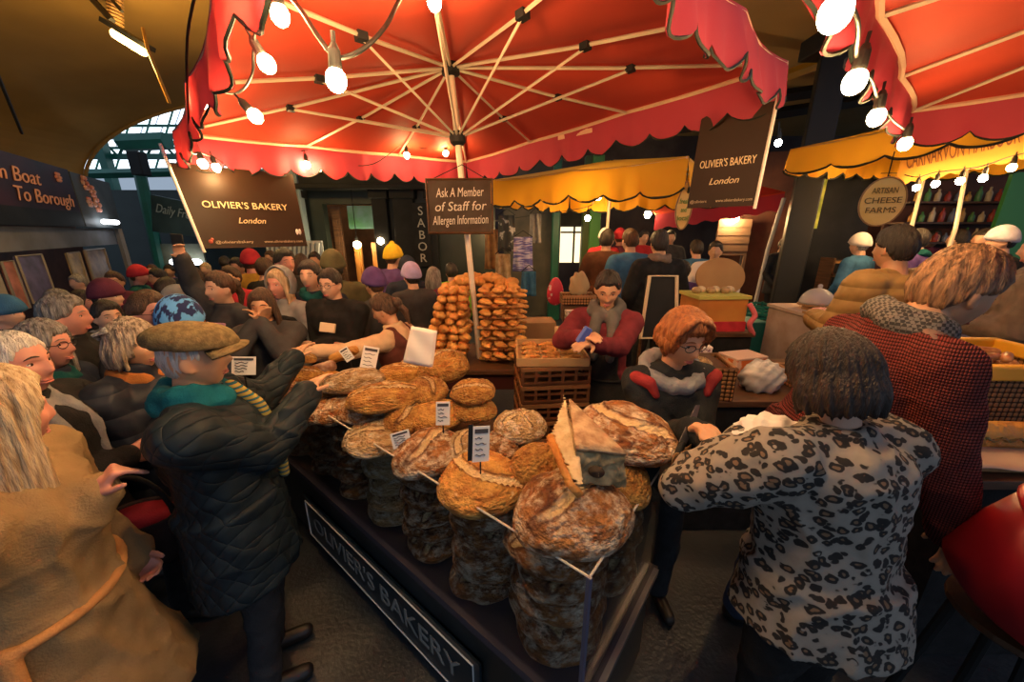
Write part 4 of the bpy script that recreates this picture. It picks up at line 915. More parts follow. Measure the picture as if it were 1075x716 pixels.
b.build('tray', mat('tray_wood', (.42, .25, .10), .6, col2=(.5, .32, .15), scale=6), t)
for i in range(12): pastry(FM[i % 3], cc + Vector((-.13 + .13 * (i % 3), -.13 + .09 * (i // 3), .035)), rs.uniform(-.4, .4), 'small flat golden pastry lying in the tray on the crates', 'pastries in the tray', 'flat_pastry', (0, 0), (.5, .9, .7))
p = P(602, 352, 2.42)
b = MB(); b.grid(lambda f, k: p + Vector(((f - .5) * .25, .01 * math.sin(f * 6), (k - .5) * .12)), 6, 4); b.build('paper_sheet', mat('kraft', (.45, .28, .13), .7), solid=.003, smooth=True, label='brown paper sheet standing at the back of the pastry tray', cat='paper')
# ================================================================== people
def skin(name, col): return mat(name, col, .5, col2=tuple(c * .8 for c in col), scale=9, subsurf=.12, contrast=(.4, .7))
SKIN = {'fair': skin('fair_skin', (.62, .36, .25)), 'pink': skin('pink_skin', (.62, .27, .20)), 'tan': skin('tan_skin', (.52, .28, .16)), 'warm': skin('warm_skin', (.60, .32, .18)), 'deep': skin('deep_skin', (.22, .11, .06))}
def hairmat(name, c1, c2): return mat(name, c1, .5, col2=c2, scale=26, stretch=(3, 3, .45), bump=.9, bscale=70, contrast=(.35, .65))
HAIR = {'deep': hairmat('deep_brown_hair', (.012, .007, .005), (.040, .021, .013)), 'brown': hairmat('brown_hair', (.035, .018, .010), (.10, .05, .025)), 'dark': hairmat('dark_hair', (.012, .009, .008), (.035, .025, .02)), 'blond': hairmat('blond_hair', (.34, .22, .11), (.62, .48, .30)),
        'grey': hairmat('grey_hair', (.10, .09, .085), (.30, .28, .27)), 'white': hairmat('white_hair', (.45, .42, .40), (.70, .66, .62)), 'red': hairmat('red_hair', (.19, .05, .012), (.42, .14, .035)),
        'mixed': hairmat('greying_brown_hair', (.09, .045, .025), (.42, .22, .11)), 'streak': hairmat('streaked_blond_hair', (.12, .085, .06), (.50, .40, .30))}
m_eye = mat('eye_white', (.75, .70, .66), .25); m_iris = mat('iris_dark', (.03, .018, .012), .2); m_lip = mat('lips', (.48, .15, .12), .5); m_brow = mat('brow_hair', (.06, .035, .022), .8)
m_shoe = mat('shoe_leather', (.015, .012, .011), .45); m_specs = mat('glasses_frame', (.02, .015, .012), .3)

def sstep(a, b, x):
    t = max(0, min(1, (x - a) / (b - a))); return t * t * (3 - 2 * t)
HW, HD, HH = .074, .094, .118                              # half width, depth, height of a head
def head_pt(q, infl=0.0, fem=False):
    """q: unit direction (x right, y front, z up) -> a point of the head"""
    x, y, z = q
    px, py, pz = x * HW, y * HD, z * HH
    if z < 0:
        k = (-z) ** 1.6; px *= 1 - (.36 if fem else .28) * k
        if y > 0: py = py * (1 - .10 * k) + .012 * k
        else: py *= 1 - .45 * k
    g = lambda cx, cz, sx, sz: math.exp(-((px - cx) / sx) ** 2 - ((pz - cz) / sz) ** 2)
    if y > .1:
        f = sstep(.1, .6, y)
        dy = .020 * g(0, -.030, .011, .013) + .013 * g(0, -.006, .008, .022) + .005 * g(0, .026, .05, .010)
        dy -= .012 * (g(.031, .006, .016, .012) + g(-.031, .006, .016, .012))
        dy += .007 * g(0, -.064, .022, .006) + .006 * g(0, -.074, .018, .006) - .004 * g(0, -.069, .02, .002) + .009 * g(0, -.103, .022, .014)
        dy += .004 * (g(.045, -.03, .018, .02) + g(-.045, -.03, .018, .02))
        py += dy * f
    v = Vector((px, py, pz))
    if infl: v += Vector((x, y, z)) * infl
    return v
def hairline(az, style):                                    # height (unit) above which hair grows; az 0 = front, pi = back
    a = abs(az); fr, sd, bk = {'short': (.50, .02, -.62), 'bob': (.42, -.5, -1.2), 'long': (.48, -.4, -1.2), 'bald': (.95, -.05, -.55), 'tied': (.52, .05, -.5), 'fringe': (.25, -.35, -1.2)}[style]
    if a < 1.0: return fr + (sd - fr) * sstep(.55, 1.25, a)
    return fr + (sd - fr) * sstep(.55, 1.25, a) + (bk - sd) * sstep(1.3, 2.3, a)
class Person: pass
DIR = lambda th: Vector((-math.sin(th), math.cos(th), 0))
def person(label, head, face, h=None, lean=0.0, side=0.0, twist=0.0, hyaw=0.0, hpitch=0.0, build=1.0, fem=False, sk='fair', hair='brown', hstyle='short', hthick=.018,
           lh=None, rh=None, lw=None, rw=None, top=None, topthick=.022, hem=.80, hemflare=.03, legs=None, voxel=.006, cvox=.011, folds=.006, collar=.0, specs=False, group=None, grip=.55, lep=None, rep=None, stance=0.0, kind='jacket', hood=None, coatlen=None, cat='person', seed=0.0, palm=(0, 0, -1), feet=True, legtwist=0.0, mouth=True, headfront=None, boblen=.10):
    """head: centre of the head; face: yaw of the body, degrees (0 looks along +Y)"""
    th = math.radians(face); head = Vector(head)
    # scale so that an upright person of this head height stands on the floor
    lr, sr = math.radians(lean), math.radians(side)
    drop = .66 * (1 - math.cos(lr) * math.cos(sr))
    s = h / 1.72 if h else (head.z) / (1.605 - drop * 1.0)
    s = max(.78, min(1.13, s))
    RL = Matrix.Rotation(-lr, 3, 'X') @ Matrix.Rotation(sr, 3, 'Y') @ Matrix.Rotation(math.radians(twist), 3, 'Z')
    piv = Vector((0, 0, .95))
    def U(p): return (RL @ (Vector(p) - piv) + piv) * s      # upper body
    def Lw(p): return Vector(p) * s
    hc0 = U((0, .025, 1.605)); Rz = Matrix.Rotation(th, 3, 'Z')
    base = head - Rz @ hc0; base.z = 0.0
    dz = head.z - hc0.z                                       # what is left over (should be small)
    t = thing('person', label, cat, (0, 0, 0), group)
    to = lambda w: Rz.inverted() @ (Vector(w) - Vector((base.x, base.y, 0)))   # world -> local
    HR = RL @ Matrix.Rotation(math.radians(hyaw), 3, 'Z') @ Matrix.Rotation(math.radians(-hpitch), 3, 'X')
    if headfront: HR = headfront
    hc = hc0
    def Hd(p): return hc + HR @ (Vector(p) * s)
    ff = .93 if fem else 1.0; B = build
    b = MB()
    n, m = (56, 40) if voxel < .008 else ((40, 28) if voxel < .012 else (24, 16))
    def hd(q, p): return head_pt((q.x, q.y, q.z), 0, fem)
    hm = MB(); hm.ell((0, 0, 0), (1, 1, 1), None, n, m, 0, hd); b.add([Hd(p) for p in hm.v], hm.f)
    for sx in (-1, 1):                                        # ears
        e = MB(); e.ell((sx * .076, -.008, -.008), (.010, .018, .030), rotm(0, 0, sx * .35), 12, 8); e.ell((sx * .074, .002, -.03), (.008, .010, .012), None, 8, 6); b.add([Hd(p) for p in e.v], e.f)
    nr = .050 * ff * (1.08 if not fem else .95)
    b.cap(U((0, -.015, 1.42)), nr * 1.2 * s, Hd((0, -.022, -.07)), nr * s, 16)
    # torso, hips
    tw = [(.86, .155, .11, 0), (.95, .165 * (1.04 if fem else 1), .115, 0), (1.06, .145, .10, .005), (1.16, .145, .10, .005), (1.28, .165, .112, .01), (1.36, .165, .108, 0), (1.42, .12, .08, -.01), (1.46, .06, .055, -.015)]
    b.loft([(Vector((0, y, z)), rx * ff * B, ry * B) for z, rx, ry, y in tw], 28, U)
    sh, arms = .185 * ff * (.5 + .5 * B), []
    def ik(S, W, la, lb, pole):
        d = W - S; L = min(d.length, (la + lb) * .995); d = d.normalized(); W = S + d * L
        ca = (la * la + L * L - lb * lb) / (2 * la * L); ca = max(-1, min(1, ca)); sa = math.sqrt(1 - ca * ca)
        pl = Vector(pole); pl = pl - d * pl.dot(d); pl = pl.normalized() if pl.length > 1e-4 else frame_of(d)[0]
        return S + d * (la * ca) + pl * (la * sa), W
    POSE = {'down': ((.24, .03, .80), (0, -1, 0)), 'bent': ((.10, .30, 1.12), (.5, -.6, -.6)), 'pocket': ((.19, .13, .93), (.8, -.8, 0)), 'face': ((.02, .17, 1.50), (.6, .1, -.8)), 'up': ((.20, .12, 1.84), (1, -.2, 0)), 'fold': ((-.06, .20, 1.14), (.7, -.4, -.5)), 'back': ((.12, -.16, .95), (.8, -.8, 0))}
    for sx, hw, spec, ep in ((-1, lh, lw, lep), (1, rh, rw, rep)):
        S = U((sx * sh, -.005, 1.385)); pose = 'down' if spec is None else spec
        if isinstance(spec, Vector): hw = spec
        if hw is not None: W = to(hw); pole = Vector(ep) if ep else Vector((sx * .5, -.5, -.7)); 
        else: w, pl = POSE[pose]; W = U((sx * w[0] * (B * .5 + .5), w[1], w[2])); pole = Vector((sx * pl[0], pl[1], pl[2]))
        if hw is not None and ep: pole = Rz.inverted() @ Vector(ep)
        E, W = ik(S, W, .285 * s, .255 * s, pole); arms.append((S, E, W, sx))
        b.chain([S, E, W], [.052 * B * s, .040 * s, .027 * s], 12)
        # hand
        d = (W - E).normalized(); pn = Rz.inverted() @ Vector(palm) if hw is not None else Vector((-sx, 0.2, 0))
        pn = pn - d * pn.dot(d); pn = pn.normalized() if pn.length > 1e-3 else frame_of(d)[0]
        sd = d.cross(pn).normalized()                         # across the palm
        fw = Vector((0, 1, 0)); 
        thumb = sd if (sd.dot(fw) > 0) else -sd
        k0 = W + d * .085 * s
        b.cap(W + d * .01 * s, .024 * s, W + d * .045 * s, .026 * s, 10)
        for i in range(4):
            o = (i - 1.5) * .0195 * s; b.cap(W + d * .02 * s + sd * o * .6, .016 * s, k0 + sd * o, .0115 * s, 8)
            al = thumb.dot(sd); rank = i if al < 0 else 3 - i; L = (.066, .078, .072, .056)[rank if rank < 4 else 3] * s
            bend = grip * (.55 + .1 * i); p = k0 + sd * o; dd = d; rr = .0095 * s
            for seg in (.45, .31, .24):
                dd = (dd * math.cos(bend) + pn * math.sin(bend)).normalized(); q = p + dd * L * seg; b.cap(p, rr, q, rr * .9, 8); p = q; rr *= .92
                if seg == .45: pn2 = (pn * math.cos(bend) - d * math.sin(bend))
        tp = W + d * .025 * s + thumb * .026 * s; td = (d * .6 + thumb * .65 + pn * .4).normalized(); q = tp + td * .036 * s; b.cap(tp, .0145 * s, q, .011 * s, 8); td = (td * .75 + d * .5 + pn * .2).normalized(); b.cap(q, .011 * s, q + td * .03 * s, .0088 * s, 8)
    # legs
    hips, knees, ankles = [], [], []
    for sx in (-1, 1):
        H0 = Lw((sx * .085, 0, .90)); st = stance * sx; K0 = Lw((sx * .095, .03 + st * .5, .50)); A0 = Lw((sx * .105, -.02 + st, .085))
        hips.append(H0); knees.append(K0); ankles.append(A0)
        b.chain([H0, K0, A0], [.078 * B * s, .050 * s, .036 * s], 12); b.cap(A0 - Vector((0, .01, .04 * s)), .032 * s, A0 + Vector((0, .13 * s, -.05 * s)), .026 * s, 8)
    me = remesh(b, voxel, 2 if voxel < .009 else 1, factor=.4)
    place_mesh(me, 'body', SKIN[sk], t, smooth=True)
    # face
    if mouth:
        for sx in (-1, 1):
            e = MB(); yy = head_pt(Vector((sx * .42, .9, .05)).normalized()).y; c = Vector((sx * .031, yy - .0040, .006)); e.ell(c, (.0135, .0095, .0066), None, 12, 8); e.v = [Hd(p) for p in e.v]; eo = e.build('eye', m_eye, t, smooth=True)
            e = MB(); e.ell(c + Vector((0, .0058, 0)), (.0068, .0048, .0066), None, 10, 6); e.v = [Hd(p) for p in e.v]; e.build('iris', m_iris, eo, smooth=True)
            e = MB(); e.tube([c + Vector((dx, .0085 - 22 * dx * dx, .0052 - 18 * dx * dx)) for dx in (-.0125, -.006, 0, .006, .0125)], .0016, 5); e.v = [Hd(p) for p in e.v]; e.build('eyelid', m_brow, eo, smooth=True)
            e = MB(); pts = [Vector((sx * (.014 + .034 * f), 0, .030 + .006 * math.sin(f * PI) - .005 * f)) for f in (0, .25, .5, .75, 1)]
            for p in pts: p.y = math.sqrt(max(.05, 1 - (p.x / HW) ** 2 - (p.z / HH) ** 2)) * HD + .003
            e.tube(pts, [.0015, .0030, .0032, .0026, .001], 6); e.v = [Hd(p) for p in e.v]; e.build('eyebrow', HAIR[hair] if hair not in ('white',) else m_brow, t, smooth=True)
        e = MB(); yl = HD * .83
        for zz, r in ((-.0640, .0034), (-.0725, .0042)):
            e.tube([Vector((x, yl + .0065 - 18 * x * x, zz + 2.0 * x * x * (1 if zz > -.07 else .6))) for x in (-.024, -.014, -.005, .005, .014, .024)], [.0012, r, r * 1.1, r * 1.1, r, .0012], 8)
        e.v = [Hd(p) for p in e.v]; e.build('lips', m_lip, t, smooth=True)
    if hair and hstyle:                                       # hair cap with strands of relief
        n2, m2 = (72, 48) if voxel < .009 else (32, 22)
        def hp(q, p):
            az = math.atan2(q.x, q.y); zl = hairline(az, hstyle); mk = sstep(zl - .05, zl + .16, q.z)
            str_ = .0035 * math.sin(az * 31 + 3 * q.z + seed) + .003 * math.sin(az * 17 - 5 * q.z)
            crown = .6 + .5 * sstep(-.3, .9, q.z)
            return head_pt((q.x, q.y, q.z), -.012 + mk * (.012 + hthick * crown + str_ * 1.2), fem)
        hb = MB(); hb.ell((0, 0, 0), (1, 1, 1), None, n2, m2, 0, hp); hb.v = [Hd(p) for p in hb.v]
        if hstyle in ('bob', 'long', 'fringe'):               # hair that falls past the ears, one surface with the cap
            L = {'bob': boblen, 'fringe': .08, 'long': .26}[hstyle]; N = 44; a0_ = 1.25 if hstyle != 'long' else 1.08; rows = []
            for lay in (0, 1):
                for j in range(9):
                    f = j / 8
                    for i in range(N + 1):
                        a = a0_ + (2 * PI - 2 * a0_) * i / N; rr = 1 + .02 * math.sin(i * 2.3 + seed) + .012 * math.sin(i * 5.1)
                        fl = hthick * .55 - .003 * (1 - f) + .020 * math.sin(f * PI * .8) * (1.2 if hstyle != 'long' else .7) - .022 * lay
                        z = .050 - (.125 + L) * f - .012 * f * math.sin(i * 1.9); x, y = math.sin(a) * (HW + fl) * rr, math.cos(a) * (HD + fl) * rr * (1 if math.cos(a) > 0 else 1 - .08 * f)
                        if hstyle == 'long': x *= 1 + .15 * f; y = y * (1 - .1 * f) - .01 * f
                        rows.append((x, y, z))
            M_ = N + 1; off = 9 * M_; fs = []
            for lay in (0, 1):
                for j in range(8):
                    for i in range(N): q = lay * off + j * M_ + i; fs.append((q, q + 1, q + M_ + 1, q + M_))
            for i in range(N): fs += [(i, i + 1, off + i + 1, off + i), (8 * M_ + i, 8 * M_ + i + 1, off + 8 * M_ + i + 1, off + 8 * M_ + i)]
            for j in range(8): fs += [(j * M_, (j + 1) * M_, off + (j + 1) * M_, off + j * M_), (j * M_ + N, (j + 1) * M_ + N, off + (j + 1) * M_ + N, off + j * M_ + N)]
            hb.add([Hd(p) for p in rows], fs)
            hcn = np.array(hc); Hi = np.array(HR.inverted())
            def strands(co, no):
                l = (co - hcn) @ Hi.T; az = np.arctan2(l[:, 0], l[:, 1]); return co + no * (.0022 * np.sin(az * 37 + 18 * l[:, 2] + seed) + .0018 * np.sin(az * 21 - 12 * l[:, 2]))[:, None]
            ho = place_mesh(remesh(hb, .0055 if voxel < .0075 else .010, 5 if voxel < .0075 else 3, post=strands if voxel < .0075 else None), 'hair', HAIR[hair], t, smooth=True)
        else: ho = hb.build('hair', HAIR[hair], t, smooth=True)
        if hstyle == 'tied':
            k = MB(); k.ell((0, -.115, .02), (.045, .042, .048), None, 16, 12); k.chain([(0, -.12, .0), (0, -.15, -.06), (.01, -.14, -.16)], [.03, .028, .012]); k.v = [Hd(p) for p in k.v]; k.build('hair_knot', HAIR[hair], ho, smooth=True)
    if specs:
        k = MB(); yy = .094
        for sx in (-1, 1):
            k.tube([Vector((sx * .032 + .021 * math.cos(a) * 1.1, yy - .008 * abs(math.cos(a) * .5 + sx * .5), .004 + .017 * math.sin(a))) for a in [2 * PI * i / 16 for i in range(16)]], .0019, 5, closed=True)
            k.tube([(sx * .055, yy - .008, .008), (sx * .078, .04, .010), (sx * .080, -.005, .006)], .0018, 5)
        k.tube([(-.010, yy + .004, .006), (0, yy + .008, .009), (.010, yy + .004, .006)], .0018, 5); k.v = [Hd(p) for p in k.v]; k.build('glasses', m_specs, t)
    # clothes
    T_ = topthick
    if top:
        b = MB(); hz = hem
        rings = [(z, rx, ry, y) for z, rx, ry, y in tw if z > max(.90, hz)][:-1]
        rg = [(Vector((0, y, z)), (rx * ff * B + T_), (ry * B + T_)) for z, rx, ry, y in rings] + [(Vector((0, -.015, 1.455)), .075 + T_ * .5, .066 + T_ * .5)]
        b.loft(rg, 28, U)
        lowr = [(Vector((0, 0, z)), (.166 * ff * B + T_ + hemflare * sstep(1.0, hz - .15, z)), (.122 * B + T_ + hemflare * sstep(1.0, hz - .15, z))) for z in np.linspace(1.04, hz, 6)]
        b.loft(lowr[::-1], 28, (lambda p: U(p) if p.z > .93 else (U((p.x, p.y, .93)) - Vector((0, 0, (.93 - p.z) * s)))))
        for S, E, W, sx in arms:
            d = (W - E).normalized()
            b.cap(U((sx * .05, -.012, 1.425)), (.052 + T_ * .4) * s, S, (.056 * B + T_) * s, 14)
            b.chain([S, E, W + d * .005 * s], [(.058 * B + T_) * s, (.046 + T_ * .95) * s, (.033 + T_ * .75) * s], 14)
        if collar: b.loft([(Vector((0, -.012, 1.42)), .085 + T_ * .5, .078 + T_ * .5), (Vector((0, -.006, 1.47)), .075 + T_ * .3, .072 + T_ * .3), (Vector((0, 0, 1.47 + collar)), .076 + T_ * .2, .076 + T_ * .2)], 24, U)
        me = remesh(b, cvox, 4, folds=folds * s, fscale=11, seed=seed + 1.3, stretch=(1, 1, .8))
        place_mesh(me, kind, top, t, smooth=True)
    if legs:
        b = MB(); b.loft([(Vector((0, 0, z)), rx * B * ff, ry * B) for z, rx, ry in ((.80, .17, .12), (.88, .172, .125), (.96, .170, .122), (1.02, .16, .115))], 24, Lw)
        for H0, K0, A0 in zip(hips, knees, ankles): b.chain([H0, K0, A0 + Vector((0, 0, .0))], [.094 * B * s, .068 * s, .058 * s], 14)
        me = remesh(b, cvox, 4, folds=folds * .8 * s, fscale=10, seed=seed + 4.1, stretch=(1, 1, .9)); place_mesh(me, 'trousers', legs, t, smooth=True)
    if feet:
        for A0 in ankles:
            b = MB(); b.cap(A0 + Vector((0, -.02, -.045 * s)), .040 * s, A0 + Vector((0, .15 * s, -.048 * s)), .036 * s, 12); b.cap(A0 + Vector((0, -.01, .01)), .045 * s, A0 + Vector((0, .0, -.04 * s)), .045 * s, 12)
            me = remesh(b, .010, 2); place_mesh(me, 'shoe', m_shoe, t, smooth=True)
    r = Person(); r.t, r.s, r.U, r.Hd, r.arms, r.base, r.th, r.Lw, r.to, r.RL, r.B = t, s, U, Hd, arms, base, th, Lw, to, RL, B; r.Rz = Rz
    t.location = (base.x, base.y, 0); t.rotation_euler = (0, 0, th)
    return r
def world_of(r, p): return Vector((r.base.x, r.base.y, 0)) + r.Rz @ Vector(p)
def scarf(r, m, name='scarf', w=.030, ends=True, lift=.0):
    k = MB()
    for j, (z, rad, ww) in enumerate(((1.445, .088, w), (1.475, .080, w * .9))):
        k.tube([r.U((rad * 1.05 * math.cos(a), -.008 + rad * math.sin(a), z + lift + .014 * math.sin(a * 2 + j) - .02 * math.sin(a))) for a in [2 * PI * i / 24 for i in range(24)]], [ww * r.s * (1 + .15 * math.sin(i * 1.7)) for i in range(24)], 10, closed=True)
    if ends:
        for sx in (-1, 1): k.chain([r.U((sx * .05, .09, 1.43)), r.U((sx * .06, .145, 1.32)), r.U((sx * .055, .15, 1.17))], [w * r.s, w * .95 * r.s, w * .8 * r.s], 10)
    me = remesh(k, .008, 2, folds=.004, fscale=24); place_mesh(me, name, m, r.t, smooth=True)
def beanie(r, m, pom=None, z0=.02, puff=.02, name='beanie'):
    k = MB()
    def hp(q, p):
        mk = sstep(z0 - .1, z0 + .1, q.z - .12 * q.y); return head_pt((q.x, q.y, q.z), -.015 + mk * (.050 + puff * max(0, q.z) ** 2))
    k.ell((0, 0, 0), (1, 1, 1), None, 32, 24, 0, hp); k.v = [r.Hd(p) for p in k.v]; o = k.build(name, m, r.t, smooth=True)
    if pom: k = MB(); k.ell((0, -.005, .165), (.032,) * 3, None, 14, 10, 0, lambda q, p: p * (1 + .12 * math.sin(q.x * 22) * math.sin(q.z * 19))); k.v = [r.Hd(p) for p in k.v]; k.build('pompom', pom, o, smooth=True)
# ------------------------------------------------------------------ cloth of the figures
def bumped(name, col, col2, kind, scale, dist=.006, rough=.8, strength=.8):
    m = mat(name, col, rough, col2=col2, scale=12, spec=.15); nt = m.node_tree; b = nt.nodes['Principled BSDF']; L = nt.links.new
    tc = _nd(nt, 'ShaderNodeTexCoord'); mp = _nd(nt, 'ShaderNodeMapping'); mp.inputs['Scale'].default_value = (scale,) * 3; L(tc.outputs['Object'], mp.inputs[0])
    if kind == 'diamond':                                     # quilting
        sx = _nd(nt, 'ShaderNodeSeparateXYZ'); L(mp.outputs[0], sx.inputs[0])
        ad = _nd(nt, 'ShaderNodeMath'); ad.operation = 'ADD'; L(sx.outputs[0], ad.inputs[0]); L(sx.outputs[1], ad.inputs[1])
        o = []
        for op in ('ADD', 'SUBTRACT'):
            q = _nd(nt, 'ShaderNodeMath'); q.operation = op; L(ad.outputs[0], q.inputs[0]); L(sx.outputs[2], q.inputs[1])
            w = _nd(nt, 'ShaderNodeMath'); w.operation = 'SINE'; L(q.outputs[0], w.inputs[0]); a = _nd(nt, 'ShaderNodeMath'); a.operation = 'ABSOLUTE'; L(w.outputs[0], a.inputs[0])
            p = _nd(nt, 'ShaderNodeMath'); p.operation = 'POWER'; p.inputs[1].default_value = .4; L(a.outputs[0], p.inputs[0]); o.append(p)
        h = _nd(nt, 'ShaderNodeMath'); h.operation = 'MULTIPLY'; L(o[0].outputs[0], h.inputs[0]); L(o[1].outputs[0], h.inputs[1]); hv = h.outputs[0]
    elif kind == 'bands':
        sx = _nd(nt, 'ShaderNodeSeparateXYZ'); L(mp.outputs[0], sx.inputs[0]); w = _nd(nt, 'ShaderNodeMath'); w.operation = 'SINE'; L(sx.outputs[2], w.inputs[0]); a = _nd(nt, 'ShaderNodeMath'); a.operation = 'ABSOLUTE'; L(w.outputs[0], a.inputs[0]); hv = a.outputs[0]
    else:                                                     # knit: small cells
        v = _nd(nt, 'ShaderNodeTexChecker'); v.inputs['Scale'].default_value = 1; 
        sx = _nd(nt, 'ShaderNodeSeparateXYZ'); L(mp.outputs[0], sx.inputs[0]); o = []
        at = _nd(nt, 'ShaderNodeMath'); at.operation = 'ADD'; L(sx.outputs[0], at.inputs[0]); L(sx.outputs[1], at.inputs[1])
        for src in (at.outputs[0], sx.outputs[2]):
            w = _nd(nt, 'ShaderNodeMath'); w.operation = 'SINE'; L(src, w.inputs[0]); a = _nd(nt, 'ShaderNodeMath'); a.operation = 'ABSOLUTE'; L(w.outputs[0], a.inputs[0]); o.append(a)
        h = _nd(nt, 'ShaderNodeMath'); h.operation = 'MULTIPLY'; L(o[0].outputs[0], h.inputs[0]); L(o[1].outputs[0], h.inputs[1]); hv = h.outputs[0]
        rp = _nd(nt, 'ShaderNodeValToRGB'); rp.color_ramp.elements[0].position = .12; rp.color_ramp.elements[1].position = .5; rp.color_ramp.elements[0].color = (*[c * .18 for c in col], 1); rp.color_ramp.elements[1].color = (*col2, 1); L(hv, rp.inputs[0]); L(rp.outputs[0], b.inputs['Base Color'])
    bp = _nd(nt, 'ShaderNodeBump'); bp.inputs['Strength'].default_value = strength; bp.inputs['Distance'].default_value = dist; L(hv, bp.inputs['Height']); L(bp.outputs[0], b.inputs['Normal'])
    return m
m_quilt = bumped('navy_quilt', (.010, .017, .023), (.019, .029, .037), 'diamond', 42, .008, .5)
m_down = bumped('navy_down', (.014, .018, .030), (.028, .034, .050), 'bands', 34, .012, .45)
m_gilet = bumped('tan_down', (.28, .17, .06), (.36, .22, .08), 'bands', 34, .015, .55)
m_knit = bumped('burgundy_knit', (.13, .028, .026), (.20, .042, .036), 'knit', 320, .005, .9)
def leopard():
    m = bpy.data.materials.new('leopard_print'); m.use_nodes = True; nt = m.node_tree; b = nt.nodes['Principled BSDF']; L = nt.links.new
    b.inputs['Roughness'].default_value = .85
    tc = _nd(nt, 'ShaderNodeTexCoord'); mp = _nd(nt, 'ShaderNodeMapping'); mp.inputs['Scale'].default_value = (1, 1, 1.25); L(tc.outputs['Object'], mp.inputs[0])
    nz = _nd(nt, 'ShaderNodeTexNoise'); nz.inputs['Scale'].default_value = 26; L(mp.outputs[0], nz.inputs[0])
    mv = _nd(nt, 'ShaderNodeVectorMath'); mv.operation = 'MULTIPLY_ADD'; mv.inputs[1].default_value = (.035,) * 3; L(nz.outputs['Color'], mv.inputs[0]); L(mp.outputs[0], mv.inputs[2])
    vo = _nd(nt, 'ShaderNodeTexVoronoi'); vo.inputs['Scale'].default_value = 31; vo.inputs['Randomness'].default_value = .85; L(mv.outputs[0], vo.inputs['Vector'])
    rp = _nd(nt, 'ShaderNodeValToRGB'); e = rp.color_ramp.elements; rp.color_ramp.interpolation = 'LINEAR'
    e[0].position, e[0].color = .0, (.17, .105, .06, 1); e[1].position, e[1].color = .20, (.16, .10, .06, 1)
    for p, c in ((.25, (.010, .009, .009, 1)), (.47, (.012, .010, .010, 1)), (.52, (.235, .21, .18, 1)), (1, (.28, .25, .215, 1))): q = e.new(p); q.color = c
    L(vo.outputs['Distance'], rp.inputs[0])
    n2 = _nd(nt, 'ShaderNodeTexNoise'); n2.inputs['Scale'].default_value = 30; n2.inputs['Detail'].default_value = 1; L(mp.outputs[0], n2.inputs[0])
    r2 = _nd(nt, 'ShaderNodeValToRGB'); r2.color_ramp.elements[0].position = .66; r2.color_ramp.elements[1].position = .70; L(n2.outputs[0], r2.inputs[0])
    mx = _nd(nt, 'ShaderNodeMixRGB'); mx.inputs[2].default_value = (.25, .225, .195, 1); L(r2.outputs[0], mx.inputs[0]); L(rp.outputs[0], mx.inputs[1]); L(mx.outputs[0], b.inputs['Base Color'])
    return m
m_leo = leopard()
def plaid(name, c1, c2, sc=60):
    m = mat(name, c1, .9, col2=tuple(c * 1.3 for c in c1)); nt = m.node_tree; b = nt.nodes['Principled BSDF']; L = nt.links.new
    tc = _nd(nt, 'ShaderNodeTexCoord'); ck = _nd(nt, 'ShaderNodeTexChecker'); ck.inputs['Scale'].default_value = sc; ck.inputs[1].default_value = (*c1, 1); ck.inputs[2].default_value = (*c2, 1); L(tc.outputs['Object'], ck.inputs[0]); L(ck.outputs[0], b.inputs['Base Color']); return m
m_camel = cloth('camel_coat', (.25, .165, .080), 1.2); m_black_c = cloth('black_cloth', (.014, .014, .015), 1.6); m_char = cloth('charcoal_cloth', (.045, .045, .05)); m_navy = cloth('navy_cloth', (.020, .026, .045))
m_jean = cloth('blue_denim', (.040, .060, .11), 1.5); m_grey_c = cloth('grey_cloth', (.20, .20, .21)); m_beige = cloth('beige_wool', (.50, .36, .23), 1.2); m_burg = cloth('burgundy_wool', (.13, .022, .03)); m_apron = cloth('black_apron', (.022, .021, .02), 1.4)
m_teal = cloth('teal_scarf', (.008, .10, .13), 1.5); m_trou = cloth('dark_trousers', (.030, .030, .034)); m_tweed = cloth('olive_tweed', (.12, .085, .04), 1.7, scale=60); m_pinkc = cloth('mauve_cloth', (.42, .24, .36)); m_must = cloth('mustard_cloth', (.36, .20, .03))
m_greybrown = cloth('grey_brown_coat', (.17, .125, .10)); m_maroon = cloth('maroon_cloth', (.10, .025, .045)); m_purple = cloth('purple_cloth', (.09, .05, .17)); m_orange = cloth('orange_cloth', (.50, .18, .05)); m_olive = cloth('olive_cloth', (.09, .085, .045)); m_tealc = cloth('bottle_cloth', (.01, .07, .07)); m_redc = cloth('red_cloth', (.40, .03, .04)); m_whitec = cloth('white_cloth', (.62, .58, .56), 1.1); m_bluec = cloth('blue_cloth', (.04, .12, .24))

# ------------------------------------------------------------------ people close to the stall
HV, HC = .0055, .010
# man in the flat cap
r = person('person in olive flat cap and navy quilted jacket reaching over the glass front', P(203, 376, 1.25), -62, lean=-3, build=1.14, sk='warm', hair='white', hstyle='bald', hthick=.002, rw=P(320, 416, 1.52), lw=P(306, 378, 1.86), rep=(-.1, -.6, -.9), lep=(-.2, .3, -1),
    top=m_quilt, topthick=.040, hem=.66, hemflare=.03, legs=m_trou, voxel=HV, cvox=HC, folds=.012, collar=.02, kind='quilted_jacket', seed=1, palm=(.3, .1, -.9))
CAPMAN = r
k = MB()
def cp(q, p):
    z = q.z; v = Vector((q.x * .104, q.y * .134 + .012, max(z, -.25) * .068 + .066 - .022 * q.y))
    return v + Vector((q.x, q.y, 0)) * .006 * math.sin(q.x * 9 + q.y * 7)
k.ell((0, 0, 0), (1, 1, 1), None, 36, 20, 0, cp); k.v = [r.Hd(p) for p in k.v]; co = k.build('flat_cap', m_tweed, r.t, smooth=True)
k = MB(); n = 14; vs = []
